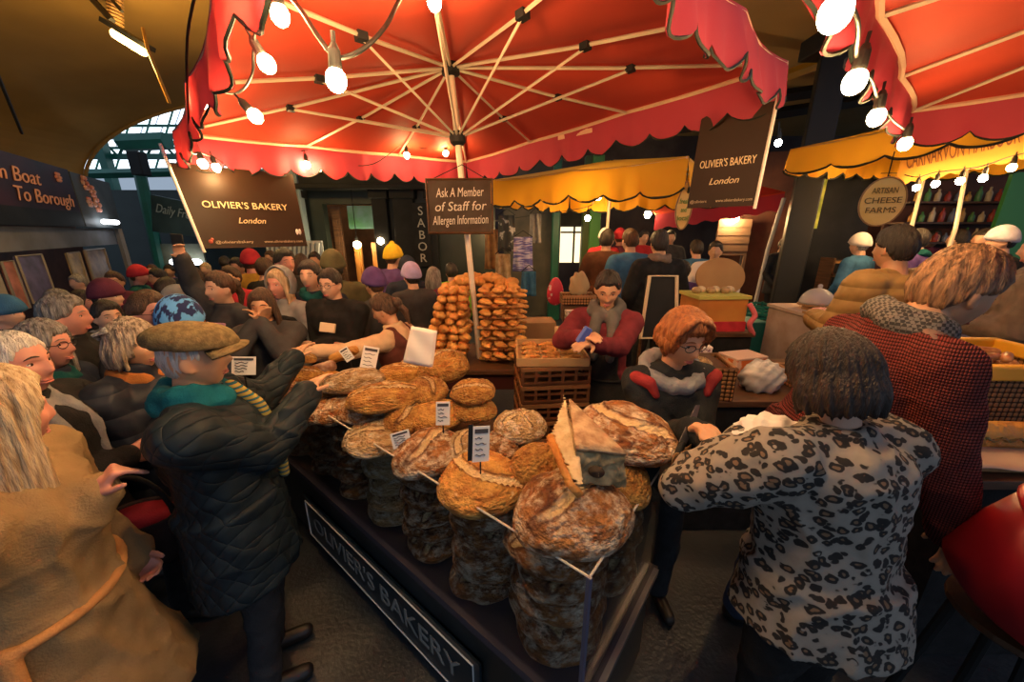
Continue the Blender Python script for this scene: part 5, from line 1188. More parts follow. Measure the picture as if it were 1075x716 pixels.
for i in range(n + 1):
    a = -1.15 + 2.3 * i / n
    for rad in (.096, .155): vs.append(r.Hd((math.sin(a) * rad * .80, math.cos(a) * rad * 1.05 + .012, .042 - (.018 if rad > .1 else 0) - .015 * math.sin(a) ** 2)))
k.add(vs, [(2 * i, 2 * i + 1, 2 * i + 3, 2 * i + 2) for i in range(n)]); k.build('peak', m_tweed, co, solid=.008, smooth=True)
scarf(r, m_teal, w=.042, ends=False, lift=.008)
k = MB(); k.chain([r.U((-.03, .10, 1.46)), r.U((-.05, .165, 1.36)), r.U((-.045, .20, 1.22)), r.U((-.04, .19, 1.02))], [.028 * r.s, .026 * r.s, .024 * r.s, .022 * r.s], 10)
m_str = mat('striped_scarf', (.50, .25, .04), .9); nt = m_str.node_tree; tc = _nd(nt, 'ShaderNodeTexCoord'); wv = _nd(nt, 'ShaderNodeTexWave'); wv.inputs['Scale'].default_value = 16; wv.bands_direction = 'Z'; rp = _nd(nt, 'ShaderNodeValToRGB')
rp.color_ramp.interpolation = 'CONSTANT'; rp.color_ramp.elements[0].color = (.01, .10, .13, 1); rp.color_ramp.elements[1].position = .4; rp.color_ramp.elements[1].color = (.5, .22, .03, 1); q = rp.color_ramp.elements.new(.7); q.color = (.35, .32, .06, 1)
nt.links.new(tc.outputs['Object'], wv.inputs[0]); nt.links.new(wv.outputs[0], rp.inputs[0]); nt.links.new(rp.outputs[0], nt.nodes['Principled BSDF'].inputs['Base Color'])
place_mesh(remesh(k, .008, 2), 'scarf_end', m_str, r.t, smooth=True)

# woman in the camel coat
r = person('person with blond hair in belted camel coat at the left front', P(-8, 440, .90), -62, lean=3, hyaw=42, grip=1.9, fem=True, build=1.12, sk='pink', hair='blond', hstyle='long', hthick=.03, rw=P(98, 522, 1.02), lw='pocket', rep=(-.5, -.7, -.7), top=m_camel, topthick=.036, hem=.52, hemflare=.13, legs=m_black_c, voxel=HV, cvox=HC, folds=.014, collar=.035, kind='coat', seed=2)
k = MB(); rr = [(r.U(((.172 + .05) * math.cos(a), (.12 + .045) * math.sin(a), 1.03 + .006 * math.sin(3 * a)))) for a in [2 * PI * i / 30 for i in range(30)]]; k.tube(rr, .017 * r.s, 6, closed=True)
k.chain([r.U((.215, .03, 1.03)), r.U((.255, .05, .86)), r.U((.285, .07, .62))], [.022, .024, .026], 8); k.chain([r.U((.215, .0, 1.03)), r.U((.25, -.03, .84)), r.U((.275, -.05, .66))], [.022, .024, .022], 8)
place_mesh(remesh(k, .008, 1), 'belt', cloth('belt_cloth', (.46, .22, .08), 1.2), r.t, smooth=True)
# bag on the floor side between camel coat and capped man
c = P(152, 552, 1.42); t = thing('handbag', 'open dark bag with crimson lining behind the camel coat', 'bag', c - Vector((0, 0, .14)))
b = MB(); b.lathe([(.11, -.14), (.13, -.10), (.14, .05), (.135, .06), (.125, .05), (.115, -.08), (.05, -.1)], 24, c, None, 0, .95, .7); b.build('body', cloth('bag_leather', (.03, .02, .02), 1.5), t, smooth=True)
b = MB(); b.lathe([(.128, .048), (.12, -.0), (.06, -.03)], 24, c, None, 0, .92, .68); b.build('lining', cloth('crimson_lining', (.20, .015, .03)), t, smooth=True)
b = MB(); b.tube([c + Vector((.13 * math.cos(a), .0, .05 + .17 * math.sin(a))) for a in [PI * i / 12 for i in range(13)]], .009, 6); b.build('handle', m_black_c, t, smooth=True)

# red-faced older man, grey-haired man with glasses, dark-haired man, woman with the hair clip
r = person('person with red face and thin white hair in black jacket at the left edge', P(16, 383, 1.25), -74, build=1.1, sk='pink', hair='white', hstyle='short', hthick=.006, top=m_black_c, topthick=.03, hem=.75, legs=m_trou, voxel=HV, cvox=.012, folds=.01, collar=.02, lw='fold', rw='fold', hyaw=-4, seed=3)
scarf(r, m_grey_c, w=.026)
r = person('person with grey hair and glasses in navy jacket behind the red-faced one', P(47, 363, 1.62), -72, fem=True, sk='pink', hair='grey', hstyle='bob', hthick=.016, specs=True, top=m_navy, topthick=.03, hem=.75, legs=m_trou, voxel=.007, cvox=.013, collar=.02, lw='fold', rw='fold', seed=4)
scarf(r, m_tealc, w=.024, ends=False)
person('person with short greying dark hair and pink face in charcoal jacket', P(69, 333, 1.95), -62, sk='pink', hair='grey', hstyle='short', top=m_black_c, topthick=.034, hem=.75, legs=m_trou, voxel=.008, cvox=.014, collar=.03, lw='pocket', rw='pocket', seed=5)
r = person('person with streaked blond hair and hair clip in navy padded jacket', P(140, 363, 1.60), -92, fem=True, sk='warm', hair='streak', hstyle='bob', boblen=.015, hthick=.020, top=m_down, topthick=.045, hem=.70, legs=m_black_c, voxel=.006, cvox=.011, collar=.06, folds=.008, lw='fold', rw='fold', hyaw=6, seed=6, kind='padded_jacket')
k = MB()
for i in range(7): a = -.9 + i * .22; k.box((.055 + .02 * math.cos(a), -.055 + .03 * math.sin(a * 2), .085 + .03 * math.sin(a)), (.035, .012, .012), rotm(.4, a, .6))
k.v = [r.Hd(p) for p in k.v]; k.build('hair_clip', mat('clip_patterned', (.6, .58, .55), .4, col2=(.05, .04, .04), scale=70), r.t)
scarf(r, cloth('rust_scarf', (.30, .11, .03)), w=.024, ends=False)

# seller in beige at the far end
r = person('person in beige jumper and brown waistcoat stretching an arm to the capped man', P(404, 325, 2.58), 78, lean=12, fem=True, sk='warm', hair='brown', hstyle='tied', lw=P(322, 368, 2.18), rw=P(432, 376, 2.4), lep=(.1, -.3, -1), hpitch=8, hyaw=12, top=m_beige, topthick=.018, hem=.86, legs=m_trou, voxel=.006, cvox=.010, folds=.007, collar=.02, kind='jumper', seed=7, palm=(0, -.5, -.8))
b = MB(); ff = .93
b.loft([(Vector((0, y, z)), rx * ff + .046, ry + .046) for z, rx, ry, y in ((.84, .165, .12, 0), (.95, .165, .115, 0), (1.06, .148, .104, .005), (1.16, .146, .104, .005), (1.27, .160, .112, .01), (1.335, .125, .106, .0))], 28, r.U)
for sx in (-1, 1): b.cap(r.U((sx * .09, .05, 1.34)), .050, r.U((sx * .085, -.02, 1.43)), .046); b.cap(r.U((sx * .085, -.02, 1.43)), .046, r.U((sx * .09, -.08, 1.34)), .050)
place_mesh(remesh(b, .010, 3, folds=.005, fscale=12), 'waistcoat', cloth('brown_waistcoat', (.085, .028, .022)), r.t, smooth=True)

# seller in burgundy
def apron(r, m, z1=1.22, hem=.45, thick=.034):
    b = MB(); N = 12
    def pt(f, k):
        z = hem + (z1 - hem) * k; w = 1.15 if k < .55 else 1.15 - .55 * sstep(.55, .8, k); a = (f - .5) * 2 * w
        rx, ry = (.17, .125) if z < 1.0 else (.158, .118); ff_ = .025 if z < .9 else 0
        p = Vector((math.sin(a) * (rx + thick + ff_), math.cos(a) * (ry + thick + ff_) , z)); return r.U(p) if z > .93 else r.U((p.x, p.y, .93)) - Vector((0, 0, (.93 - z) * r.s))
    b.grid(pt, N, 14); o = b.build('apron', m, r.t, smooth=True, solid=.006)
    s_ = MB(); s_.tube([r.U(((.175 + thick) * math.cos(a), (.125 + thick) * math.sin(a), 1.0)) for a in [2 * PI * i / 24 for i in range(24)]], .008, 6, closed=True); s_.build('apron_string', m, o)
r = person('person in burgundy jumper, grey scarf and black apron beside the bread crates', P(638, 303, 2.35), 160, lean=4, fem=True, sk='warm', hair='dark', hstyle='tied', hthick=.012, lw=P(622, 362, 2.06), rw=P(612, 354, 2.10), lep=(.8, .3, -.6), rep=(-.8, .3, -.6), hpitch=22, hyaw=8, top=m_burg, topthick=.020, hem=.82, legs=m_trou, voxel=.006, cvox=.010, folds=.008, kind='jumper', seed=8, palm=(.2, .2, -.8))
apron(r, m_apron); scarf(r, cloth('grey_scarf', (.10, .095, .09)), w=.040, ends=True)
c = P(613, 352, 2.02); b = MB(); b.box(c, (.045, .03, .10), rotm(.2, .5, .3)); b.build('gadget', mat('blue_box', (.06, .12, .5), .4), bevel=.006, label='small blue gadget in the hands of the burgundy seller', cat='gadget')

# red-haired seller
r = person('person with red hair and round glasses in black jacket behind the large miche', P(716, 355, 1.50), 184, lean=4, fem=True, build=.86, sk='warm', hair='red', hstyle='bob', boblen=-.040, hthick=.026, specs=True, hpitch=11, hyaw=14, lw=P(740, 458, 1.30), rw=P(726, 452, 1.34), lep=(.35, .9, -.6), rep=(-.15, 1, -.5), top=cloth('black_jacket', (.020, .022, .024), 1.5), topthick=.026, hem=.80, legs=m_trou, voxel=HV, cvox=HC, folds=.010, collar=.0, seed=9, palm=(0, .2, -.9))
RED = r
k = MB(); rs = random.Random(2)
for i in range(26):                                           # side-parted waves swept across the brow
    f = i / 25; s0 = Vector((.022 - .01 * f, .065 - .12 * f, .122 + .006 * math.sin(f * 3)))
    for sg in ((-1, 1.0), (1, .75)):
        e = Vector((sg[0] * (.082 + .008 * rs.random()), .052 - .10 * f, .030 - .05 * rs.random() - .03 * f)); m0 = (s0 + e) / 2 + Vector((sg[0] * .022, .022 * (1 - f), .036))
        k.chain([s0, (s0 + m0) / 2 + Vector((0, .004, .008)), m0, (m0 + e) / 2 + Vector((sg[0] * .012, .004, .004)), e], [.010, .013, .014, .013, .006], 8)
k.v = [r.Hd(p) for p in k.v]; place_mesh(remesh(k, .0045, 2), 'hair_waves', HAIR['red'], r.t, smooth=True)
k = MB(); k.tube([r.U(((.115) * math.cos(a), -.02 + .105 * math.sin(a), 1.435 - .035 * math.sin(a))) for a in [2 * PI * i / 24 for i in range(24)]], [.035 * r.s * (1.1 + .2 * math.sin(3 * i)) for i in range(24)], 10, closed=True); place_mesh(remesh(k, .008, 2, folds=.005, fscale=25), 'hood', m_grey_c, r.t, smooth=True)
for sx in (-1, 1):
    k = MB(); k.chain([r.U((sx * .185, .03, 1.425)), r.U((sx * .14, .075, 1.42)), r.U((sx * .115, .10, 1.37))], [.030, .026, .016], 10); place_mesh(remesh(k, .008, 2), 'red_lining', cloth('brick_lining', (.26, .03, .03)), r.t, smooth=True)
k = MB(); k.tube([r.U((.0, .165, 1.27)), r.U((.004, .172, 1.21))], .006, 6); k.build('zip_pull', m_chrome, r.t)
c0, c1 = P(708, 484, 1.26), P(735, 425, 1.36); d = (c1 - c0); t = thing('bread_knife', 'long bread knife held upright by the red-haired seller', 'knife', c0)
sd = d.normalized().cross(Vector((0, 1, 0))).normalized(); b = MB(); m0 = c0 + d * .28; b.slab([m0 - sd * .016, m0 + sd * .016, c1 - d * .06 + sd * .016, c1, c1 - d * .3 - sd * .016], sd.cross(d), .002); b.build('blade', mat('knife_steel', (.30, .28, .30), .3, metal=.8), t)
b = MB(); b.cap(c0, .012, m0, .013); b.build('handle', m_black, t, smooth=True)
# paper bag being handed over, and the kraft bag below
c = P(802, 458, 1.15); b = MB(); b.ell(c, (.115, .075, .055), rotm(.2, -.25, .2), 40, 24, 0, lambda q, p: p * (1 + .10 * math.sin(q.x * 9 + 2) * math.sin(q.y * 8) + .06 * math.sin(q.z * 15 + q.x * 11))); b.build('paper_bag', mat('greaseproof', (.66, .62, .60), .6), smooth=False, label='crumpled white paper bag held by the leopard print customer', cat='bag')
c = P(716, 496, 1.27); t = thing('kraft_bag', 'brown kraft paper bag held below the red-haired seller\'s hands', 'bag', c - Vector((0, 0, .09))); b = MB()
b.grid(lambda f, k: c + Vector(((f - .5) * .10, .035 * math.sin(f * PI) - .02, (k - .5) * .15 + .006 * math.sin(f * 12))), 8, 8); b.build('front_sheet', mat('kraft_bag', (.36, .20, .085), .7), t, solid=.002, smooth=True)
b = MB(); b.grid(lambda f, k: c + Vector(((f - .5) * .10, .06 - .03 * math.sin(f * PI), (k - .5) * .15)), 8, 8); b.build('back_sheet', MATS['kraft_bag'], t, solid=.002, smooth=True)

# woman in leopard print, seen from behind
r = person('person with dark brown bob in leopard print jacket seen from behind', P(873, 398, 1.04), 12, lean=8, fem=True, build=1.30, boblen=.010, sk='fair', hair='deep', hstyle='bob', hthick=.034, lw=P(778, 462, 1.16), lep=(-1, -.5, -.6), rw=Vector((.99, 1.25, 1.06)), rep=(1, -.4, -.35), top=m_leo, topthick=.030, hem=.84, hemflare=.05, legs=m_black_c, voxel=HV, cvox=.009, folds=.012, collar=.015, kind='leopard_jacket', seed=10, hyaw=6, hpitch=8)
# man in burgundy knit
r = person('person in burgundy knit jumper and chequered scarf standing behind the leopard jacket', P(1005, 293, 1.24), -98, lean=26, build=.92, sk='warm', hair='mixed', hstyle='short', hthick=.019, rw=P(1000, 590, 1.28), rep=(-1, -.25, 0), lw='bent', hpitch=-8, top=m_knit, topthick=.026, hem=.84, legs=m_jean, voxel=HV, cvox=HC, folds=.008, kind='knit_jumper', seed=11)
scarf(r, plaid('checked_scarf', (.035, .033, .032), (.16, .145, .135), 95), w=.036, ends=False)
k = MB(); k.grid(lambda f, q: r.U((.06 + .14 * f, -.075 - .035 * math.sin(f * 2) - .03 * q, 1.455 - .035 * f - .09 * q)), 8, 6); 
b = MB(); b.ell(r.U((.135, -.01, 1.445)), (.085, .062, .022), r.RL @ rotm(0, .42, 0), 24, 14); b.build('shoulder_patch', cloth('taupe_patch', (.15, .10, .085)), r.t, smooth=True)

# man in tan gilet at the right stall
r = person('person in tan padded gilet with back turned at the cake stall', P(943, 246, 2.45), 12, build=1.05, sk='tan', hair='dark', hstyle='short', top=m_gilet, topthick=.050, hem=.80, legs=m_trou, voxel=.008, cvox=.012, folds=.006, kind='gilet', lw='bent', rw='bent', seed=12)
# figures at the right edge
person('person in grey brown coat leaning in at the right edge', P(1105, 246, 2.55), 40, lean=4, build=1.5, sk='fair', hair='grey', hstyle='short', top=m_greybrown, topthick=.045, hem=.6, legs=m_trou, voxel=.009, cvox=.014, folds=.010, lw='bent', seed=13)
person('person in black jacket with bent elbow behind the red tub', P(1205, 330, 1.75), 75, lean=6, sk='fair', hair='dark', hstyle='short', top=m_black_c, topthick=.03, hem=.7, legs=m_black_c, voxel=.009, cvox=.014, lw=P(1062, 432, 1.95), rw='bent', seed=14)

# ------------------------------------------------------------------ the crowd on the left
def crowd(label, u, v, t, face, top, hair='brown', hstyle='short', sk='fair', fem=False, hat=None, pom=None, sc=None, **kw):
    vx = .009 if t < 3 else .014
    r = person(label, P(u, v, t), face, fem=fem, sk=sk, hair=hair, hstyle=hstyle, top=top, topthick=kw.pop('topthick', .03), hem=.72, legs=kw.pop('legs', m_trou), voxel=vx, cvox=.016 if t < 3 else .024, folds=.006 if t < 3 else 0, collar=.02, mouth=t < 4.5 and abs(((face + 180) % 360) - 180) > 40, feet=t < 3.5, seed=u * .1, lw=kw.pop('lw', 'pocket'), rw=kw.pop('rw', 'pocket'), **kw)
    if hat: beanie(r, hat, pom)
    if sc: scarf(r, sc, w=.03, ends=False)
    return r
crowd('person with tied brown hair and glasses between the hair clip and the blue beanie', 158, 329, 2.0, -100, m_char, 'brown', 'tied', 'pink', True, sc=m_olive, specs=True)
r = crowd('person in navy beanie with bright blue and white zigzag behind the flat cap', 191, 340, 2.0, -10, m_navy, 'dark', 'short', 'fair')
beanie(r, mat('zigzag_wool', (.01, .02, .10), .9, col2=(.10, .35, .80), scale=16, contrast=(.48, .52), stretch=(3, 1, 1)), z0=-.1, puff=.03)
r = crowd('person in charcoal coat raising an arm to hold up a phone', 231, 303, 2.7, 160, m_char, 'brown', 'tied', 'fair', True, rw='up')
c = world_of(r, r.arms[1][2]) + Vector((0, .0, .09)); b = MB(); b.box(c, (.075, .012, .15), rotm(.1, .1, .2)); b.build('phone', m_black, bevel=.006, label='dark phone held up above the left crowd', cat='phone')
b = MB(); b.loft([(Vector((0, .03, 1.0)), .17, .13), (Vector((0, .03, 1.2)), .175, .135), (Vector((0, .03, 1.36)), .15, .12)], 24, r.U); place_mesh(remesh(b, .014, 2), 'mauve_top', m_pinkc, r.t, smooth=True)
r = crowd('person with long brown hair drinking from a cup in a charcoal coat', 276, 322, 2.2, 200, m_char, 'brown', 'long', 'warm', True, lw=None, rw=None, lh=None) if False else crowd('person with long brown hair eating from both hands in a charcoal coat', 276, 321, 2.45, 195, m_char, 'brown', 'long', 'warm', True, lw='face', rw='face', hpitch=8)
r = crowd('person with pale grey hood up over blond hair, black bodywarmer', 293, 299, 2.9, 165, m_grey_c, 'blond', 'long', 'pink', True, hyaw=10)
k = MB(); k.ell((0, -.02, .01), (1, 1, 1), None, 36, 24, 0, lambda q, p: Vector((q.x * .118, q.y * .125 - (.10 if q.y > .45 else 0) * sstep(.35, .7, q.y), q.z * .155))); k.v = [r.Hd(p) for p in k.v]; k.build('hood', m_grey_c, r.t, smooth=True)
b = MB(); b.loft([(Vector((0, .0, z)), rx, ry) for z, rx, ry in ((.80, .23, .18), (1.0, .225, .172), (1.2, .222, .172), (1.34, .20, .16), (1.40, .12, .10))], 24, r.U); place_mesh(remesh(b, .012, 3, folds=.006), 'bodywarmer', m_black_c, r.t, smooth=True)
r = crowd('person with black-rimmed glasses in black coat facing the stall', 347, 299, 2.85, 172, m_black_c, 'dark', 'short', 'fair', specs=True, lw='fold', rw='fold', build=1.12, hpitch=4)
c = P(344, 344, 2.55); b = MB(); b.box(c, (.10, .03, .065), rotm(-.3, .15, .1)); b.build('paper_packet', mat('cream_packet', (.72, .55, .36), .6, col2=(.5, .12, .08), scale=14, contrast=(.6, .62)), bevel=.004, label='cream and red packet in front of the black-coated person', cat='packet')
CR = [
 ('person in maroon hat left of the tied brown hair', 113, 312, 2.9, -70, m_black_c, 'dark', 'short', 'fair', False, m_maroon, None, None),
 ('person with pale face and grey scarf in dark blue jacket', 113, 333, 2.45, -110, m_navy, 'dark', 'short', 'fair', False, None, None, m_grey_c),
 ('person in grey flat woollen hat behind the blue beanie', 188, 318, 2.9, -50, m_black_c, 'grey', 'short', 'fair', False, m_grey_c, None, None),
 ('person in pink hat near the brown food panels', 146, 290, 4.6, -60, m_tealc, 'brown', 'short', 'pink', False, m_redc, None, None),
 ('person in dark coat right of the pink hat', 166, 292, 4.4, 150, m_black_c, 'dark', 'short', 'warm', False, None, None, None),
 ('person in mauve scarf far back beneath the sage menu boards', 160, 284, 6.2, 190, m_maroon, 'brown', 'long', 'fair', True, None, None, m_pinkc),
 ('person with tan face under the second sage menu board', 178, 285, 6.0, 200, m_purple, 'dark', 'short', 'tan', False, None, None, None),
 ('person in black coat in the deep row behind the zigzag beanie', 176, 304, 3.5, -20, m_black_c, 'dark', 'short', 'fair', False, None, None, None),
 ('person in orange coat left of the raised arm', 204, 292, 4.0, 170, m_orange, 'brown', 'short', 'warm', True, None, None, None),
 ('person in navy coat behind the orange coat', 196, 283, 5.5, -150, m_navy, 'dark', 'short', 'pink', False, None, None, None),
 ('person in red jacket right of the raised phone', 243, 292, 3.7, 185, m_redc, 'brown', 'short', 'warm', False, None, None, None),
 ('person in mustard coat with dark hair beyond the red jacket', 250, 281, 4.6, 175, m_must, 'dark', 'short', 'warm', False, None, None, None),
 ('person in mustard coat wearing a crimson hat', 264, 276, 4.3, 20, m_must, 'brown', 'short', 'pink', False, m_redc, None, None),
 ('person in black jacket left of the grey hood', 279, 283, 4.0, -20, m_black_c, 'brown', 'short', 'fair', False, None, None, None),
 ('person with dark hair and pale face behind the grey hood', 299, 276, 3.5, -120, m_black_c, 'dark', 'short', 'pink', False, None, None, None),
 ('person with dark beard and teal scarf left of the black-rimmed glasses', 326, 290, 3.0, 185, m_navy, 'dark', 'short', 'fair', False, None, None, m_tealc),
 ('person with curly brown hair below the slatted vent', 316, 277, 4.6, 10, m_char, 'brown', 'bob', 'fair', True, None, None, None),
 ('person in brown coat below the right end of the slatted vent', 331, 274, 5.2, -170, m_greybrown, 'dark', 'short', 'warm', False, None, None, None),
 ('person in green hat just behind the black-rimmed glasses', 350, 281, 3.4, 30, m_olive, 'dark', 'short', 'fair', False, m_olive, None, None),
 ('person in purple knitted hat behind the beige seller', 393, 299, 3.2, 60, m_char, 'brown', 'short', 'warm', False, m_purple, None, None),
 ('person in yellow bobble hat and purple jacket at the shop doorway', 413, 271, 4.4, -30, m_purple, 'brown', 'short', 'fair', False, cloth('yellow_wool', (.62, .42, .03)), cloth('yellow_wool', (.62, .42, .03)), None),
 ('person in dark navy hood right of the yellow bobble hat', 428, 283, 4.2, 20, m_navy, 'dark', 'short', 'fair', False, m_navy, None, None),
 ('person in lilac hat at the left end of the pastry heap', 432, 291, 3.7, 40, m_char, 'dark', 'short', 'fair', False, cloth('lilac_wool', (.35, .30, .55)), None, None),
 ('person in lime green jacket behind the pastry heap', 474, 286, 4.6, 10, cloth('lime_cloth_jacket', (.20, .50, .04)), 'dark', 'short', 'fair', False, None, None, None),
 ('person in brown fur trimmed coat behind the pastry heap', 455, 291, 4.2, -20, m_maroon, 'grey', 'bob', 'fair', True, None, None, None),
 ('person in dark jacket at the violet display poster', 62, 318, 3.0, -70, m_char, 'grey', 'short', 'pink', False, None, None, None),
 ('person in dark teal coat by the yellow menu poster', 88, 318, 3.1, -80, m_tealc, 'dark', 'long', 'pink', True, None, None, None),
 ('person in blue cap at the far left edge', 8, 330, 2.6, -80, m_navy, 'dark', 'short', 'fair', False, m_bluec, None, None),
 ('person in grey coat behind the violet display poster', 82, 297, 4.6, 170, m_grey_c, 'grey', 'short', 'fair', False, None, None, None),
 ('person in wine coat in front of the brown food panels', 121, 296, 4.0, -150, m_maroon, 'brown', 'short', 'warm', False, None, None, None),
 ('person in olive coat among the far left crowd', 216, 283, 6.0, 180, m_olive, 'blond', 'short', 'fair', False, None, None, None),
 ('person in black coat far back below the brown banner', 236, 276, 6.4, 10, m_black_c, 'dark', 'short', 'fair', False, None, None, None),
 ('person in teal coat far back below the brown banner', 284, 271, 6.2, 170, m_tealc, 'brown', 'short', 'tan', False, None, None, None),
]
for c in CR: crowd(c[0], *c[1:4], c[4], c[5], c[6], c[7], c[8], c[9], c[10], c[11], c[12])
# ------------------------------------------------------------------ people in the middle and right background
CR2 = [
 ('person in blue denim jacket seen from behind under the yellow awning', 661, 253, 4.6, 15, m_bluec, 'brown', 'short', 'fair', False, None, None, None),
 ('person in black coat with grey hood band seen from behind', 692, 256, 4.0, 5, m_black_c, 'dark', 'short', 'warm', False, None, None, m_greybrown),
 ('person in brown jacket next to the grass green post', 637, 252, 5.0, -20, cloth('brown_jacket', (.07, .03, .018)), 'dark', 'short', 'fair', False, None, None, None),
 ('person in white cap right of the green post', 636, 238, 6.6, 190, m_redc, 'grey', 'short', 'fair', False, m_whitec, None, None),
 ('person in pink hat behind the blue denim jacket', 651, 243, 6.8, 0, m_maroon, 'brown', 'short', 'pink', False, m_redc, None, None),
 ('person in blue coat left of the round wooden board', 731, 262, 5.4, 0, m_bluec, 'dark', 'short', 'fair', False, None, None, None),
 ('person with dark beard in white and blue apron behind the round wooden board', 751, 264, 5.0, 150, m_whitec, 'dark', 'short', 'tan', False, None, None, None),
 ('person in purple hooded top with white print', 716, 285, 4.2, 10, m_purple, 'dark', 'short', 'fair', False, None, None, None),
 ('person in dark coat far behind the yellow drop board', 705, 241, 7.4, 170, m_char, 'dark', 'short', 'fair', False, None, None, None),
 ('person in red coat in the dim aisle by the single lamp', 676, 247, 7.2, 190, m_redc, 'dark', 'short', 'fair', False, None, None, None),
 ('person in black beside the white awning pole', 823, 258, 7.0, -170, m_char, 'dark', 'short', 'fair', False, None, None, None),
 ('person in blue jacket left of the tan gilet', 902, 258, 5.2, 20, m_bluec, 'grey', 'short', 'fair', False, m_whitec, None, None),
 ('person in white and red top under the lettered flounce', 1040, 228, 4.6, 100, m_whitec, 'dark', 'short', 'fair', False, None, None, m_redc),
 ('person in pale lilac beanie and black coat at the upper right', 1062, 222, 4.2, 60, m_black_c, 'dark', 'short', 'fair', False, cloth('pale_lilac_wool', (.5, .48, .58)), None, None),
 ('person in blue and grey jacket behind the greying brown hair', 1012, 232, 5.2, 20, m_bluec, 'dark', 'short', 'fair', False, None, None, None),
 ('person in brown coat between the two thin awning poles', 985, 230, 6.2, 170, m_maroon, 'dark', 'short', 'warm', False, None, None, None),
 ('person in teal and violet jacket by the left thin awning pole', 967, 236, 4.6, 30, m_purple, 'dark', 'short', 'fair', False, None, None, m_tealc),
]
for c in CR2: crowd(c[0], *c[1:4], c[4], c[5], c[6], c[7], c[8], c[9], c[10], c[11], c[12])
# ================================================================== goods of the other stalls
def counter(name, label, x0, x1, y0, y1, z, mt, mskirt, rz=0.0):
    c = Vector(((x0 + x1) / 2, (y0 + y1) / 2, 0)); t = thing(name, label, 'table', c); R = rotm(0, 0, rz)
    b = MB(); b.box(c + Vector((0, 0, z - .02)), (x1 - x0, y1 - y0, .04), R); b.build('top', mt, t, bevel=.004)
    b = MB(); b.box(c + Vector((0, 0, z * .5 - .02)), (x1 - x0 - .04, y1 - y0 - .04, z - .06), R); b.build('skirt', mskirt, t); return t
m_wick = bumped('wicker', (.16, .075, .03), (.30, .15, .065), 'knit', 120, .006, .6)
m_rim = mat('wicker_rim', (.30, .15, .07), .6)
def basket(label, c, w, d, h, rz, mm=None, rim=None, name='wicker_basket'):
    t = thing(name, label, 'basket', c); R = rotm(0, 0, rz); b = MB(); mm = mm or m_wick
    for sx, sy, lx, ly in ((1, 0, .015, d), (-1, 0, .015, d), (0, 1, w, .015), (0, -1, w, .015)):
        b.box(c + R @ Vector((sx * w / 2, sy * d / 2, h / 2)), (lx, ly, h), R)
    b.box(c + Vector((0, 0, .008)), (w, d, .016), R); b.build('weave', mm, t)
    b = MB(); b.tube([c + R @ Vector((x * w / 2, y * d / 2, h)) for x, y in ((-1, -1), (1, -1), (1, 1), (-1, 1))], .013, 8, closed=True); b.build('rim', rim or m_rim, t, smooth=True); return t
def box(name, label, c, size, rz, mm, cat='box', lid=None, tilt=0.0):
    t = thing(name, label, cat, c); R = rotm(tilt, 0, rz); b = MB(); b.box(c + R @ Vector((0, 0, size[2] / 2)), size, R); b.build('body', mm, t, bevel=.006)
    if lid: b = MB(); b.box(c + R @ Vector((0, 0, size[2] + .004)), (size[0] * 1.02, size[1] * 1.02, .016), R); b.build('lid', lid, t, bevel=.004)
    return t
m_kraft2 = mat('cardboard', (.30, .17, .075), .8, col2=(.36, .21, .10), scale=5)
# counter beyond the red-haired seller
q0, q1 = PZ(742, 420, .98), PZ(842, 372, .98)
counter('side_counter', 'dark side counter with baskets and boxes right of the red-haired seller', 1.02, 2.35, 1.98, 2.75, .96, m_wood_d, m_black_c)
p = PZ(765, 432, .98); p = Vector((1.20, 2.14, .96)); basket('tall striped wicker basket holding a floured bun right of the red-haired seller', p, .24, .28, .20, -.15)
loaf(p + Vector((-.03, 0, .17)), .07, .05, 'cross', m_pale, 'floured bun in the tall striped wicker basket', None, 0, .3)
b = MB(); c = p + Vector((.05, .02, .185)); b.box(c, (.12, .2, .015), rotm(.2, .1, .3)); b.build('chopping_board', m_wood_d, bevel=.003, label='dark board lying across the tall wicker basket', cat='board')
box('printed_bag', 'white printed paper carton standing behind the red-haired seller', Vector((1.33, 2.52, .96)), (.19, .08, .17), -.1, mat('printed_carton', (.66, .58, .56), .6, col2=(.22, .12, .18), scale=30, contrast=(.5, .56)), lid=m_whitec)
box('orange_carton', 'orange and white carton lying behind the grey plastic bag', Vector((1.66, 2.50, .96)), (.26, .17, .11), .25, mat('orange_carton', (.60, .16, .04), .5, col2=(.70, .5, .42), scale=9, contrast=(.5, .54)), lid=mat('carton_lid', (.55, .40, .34), .5))
c = Vector((1.58, 2.16, 1.04)); b = MB(); b.ell(c, (.13, .10, .11), None, 36, 24, 0, lambda q, p: Vector((p.x, p.y, max(p.z, -.078))) * (1 + .13 * math.sin(q.x * 11) * math.sin(q.z * 8 + q.y * 9))); b.build('plastic_bag', mat('grey_plastic', (.36, .36, .38), .3, col2=(.55, .55, .57), scale=9), smooth=True, label='crumpled grey plastic bag on the side counter', cat='bag')
basket('low wicker tray half hidden behind the dark brown bob', Vector((1.95, 2.2, .96)), .3, .3, .10, 0)
for i in range(3): box('black_tin', 'small dark tin in the row at the back of the side counter', Vector((1.12 + .0 * i, 2.46 + .08 * i, .96)), (.10, .06, .10), .1, m_black, 'tin')['group'] = 'dark tins on the side counter'
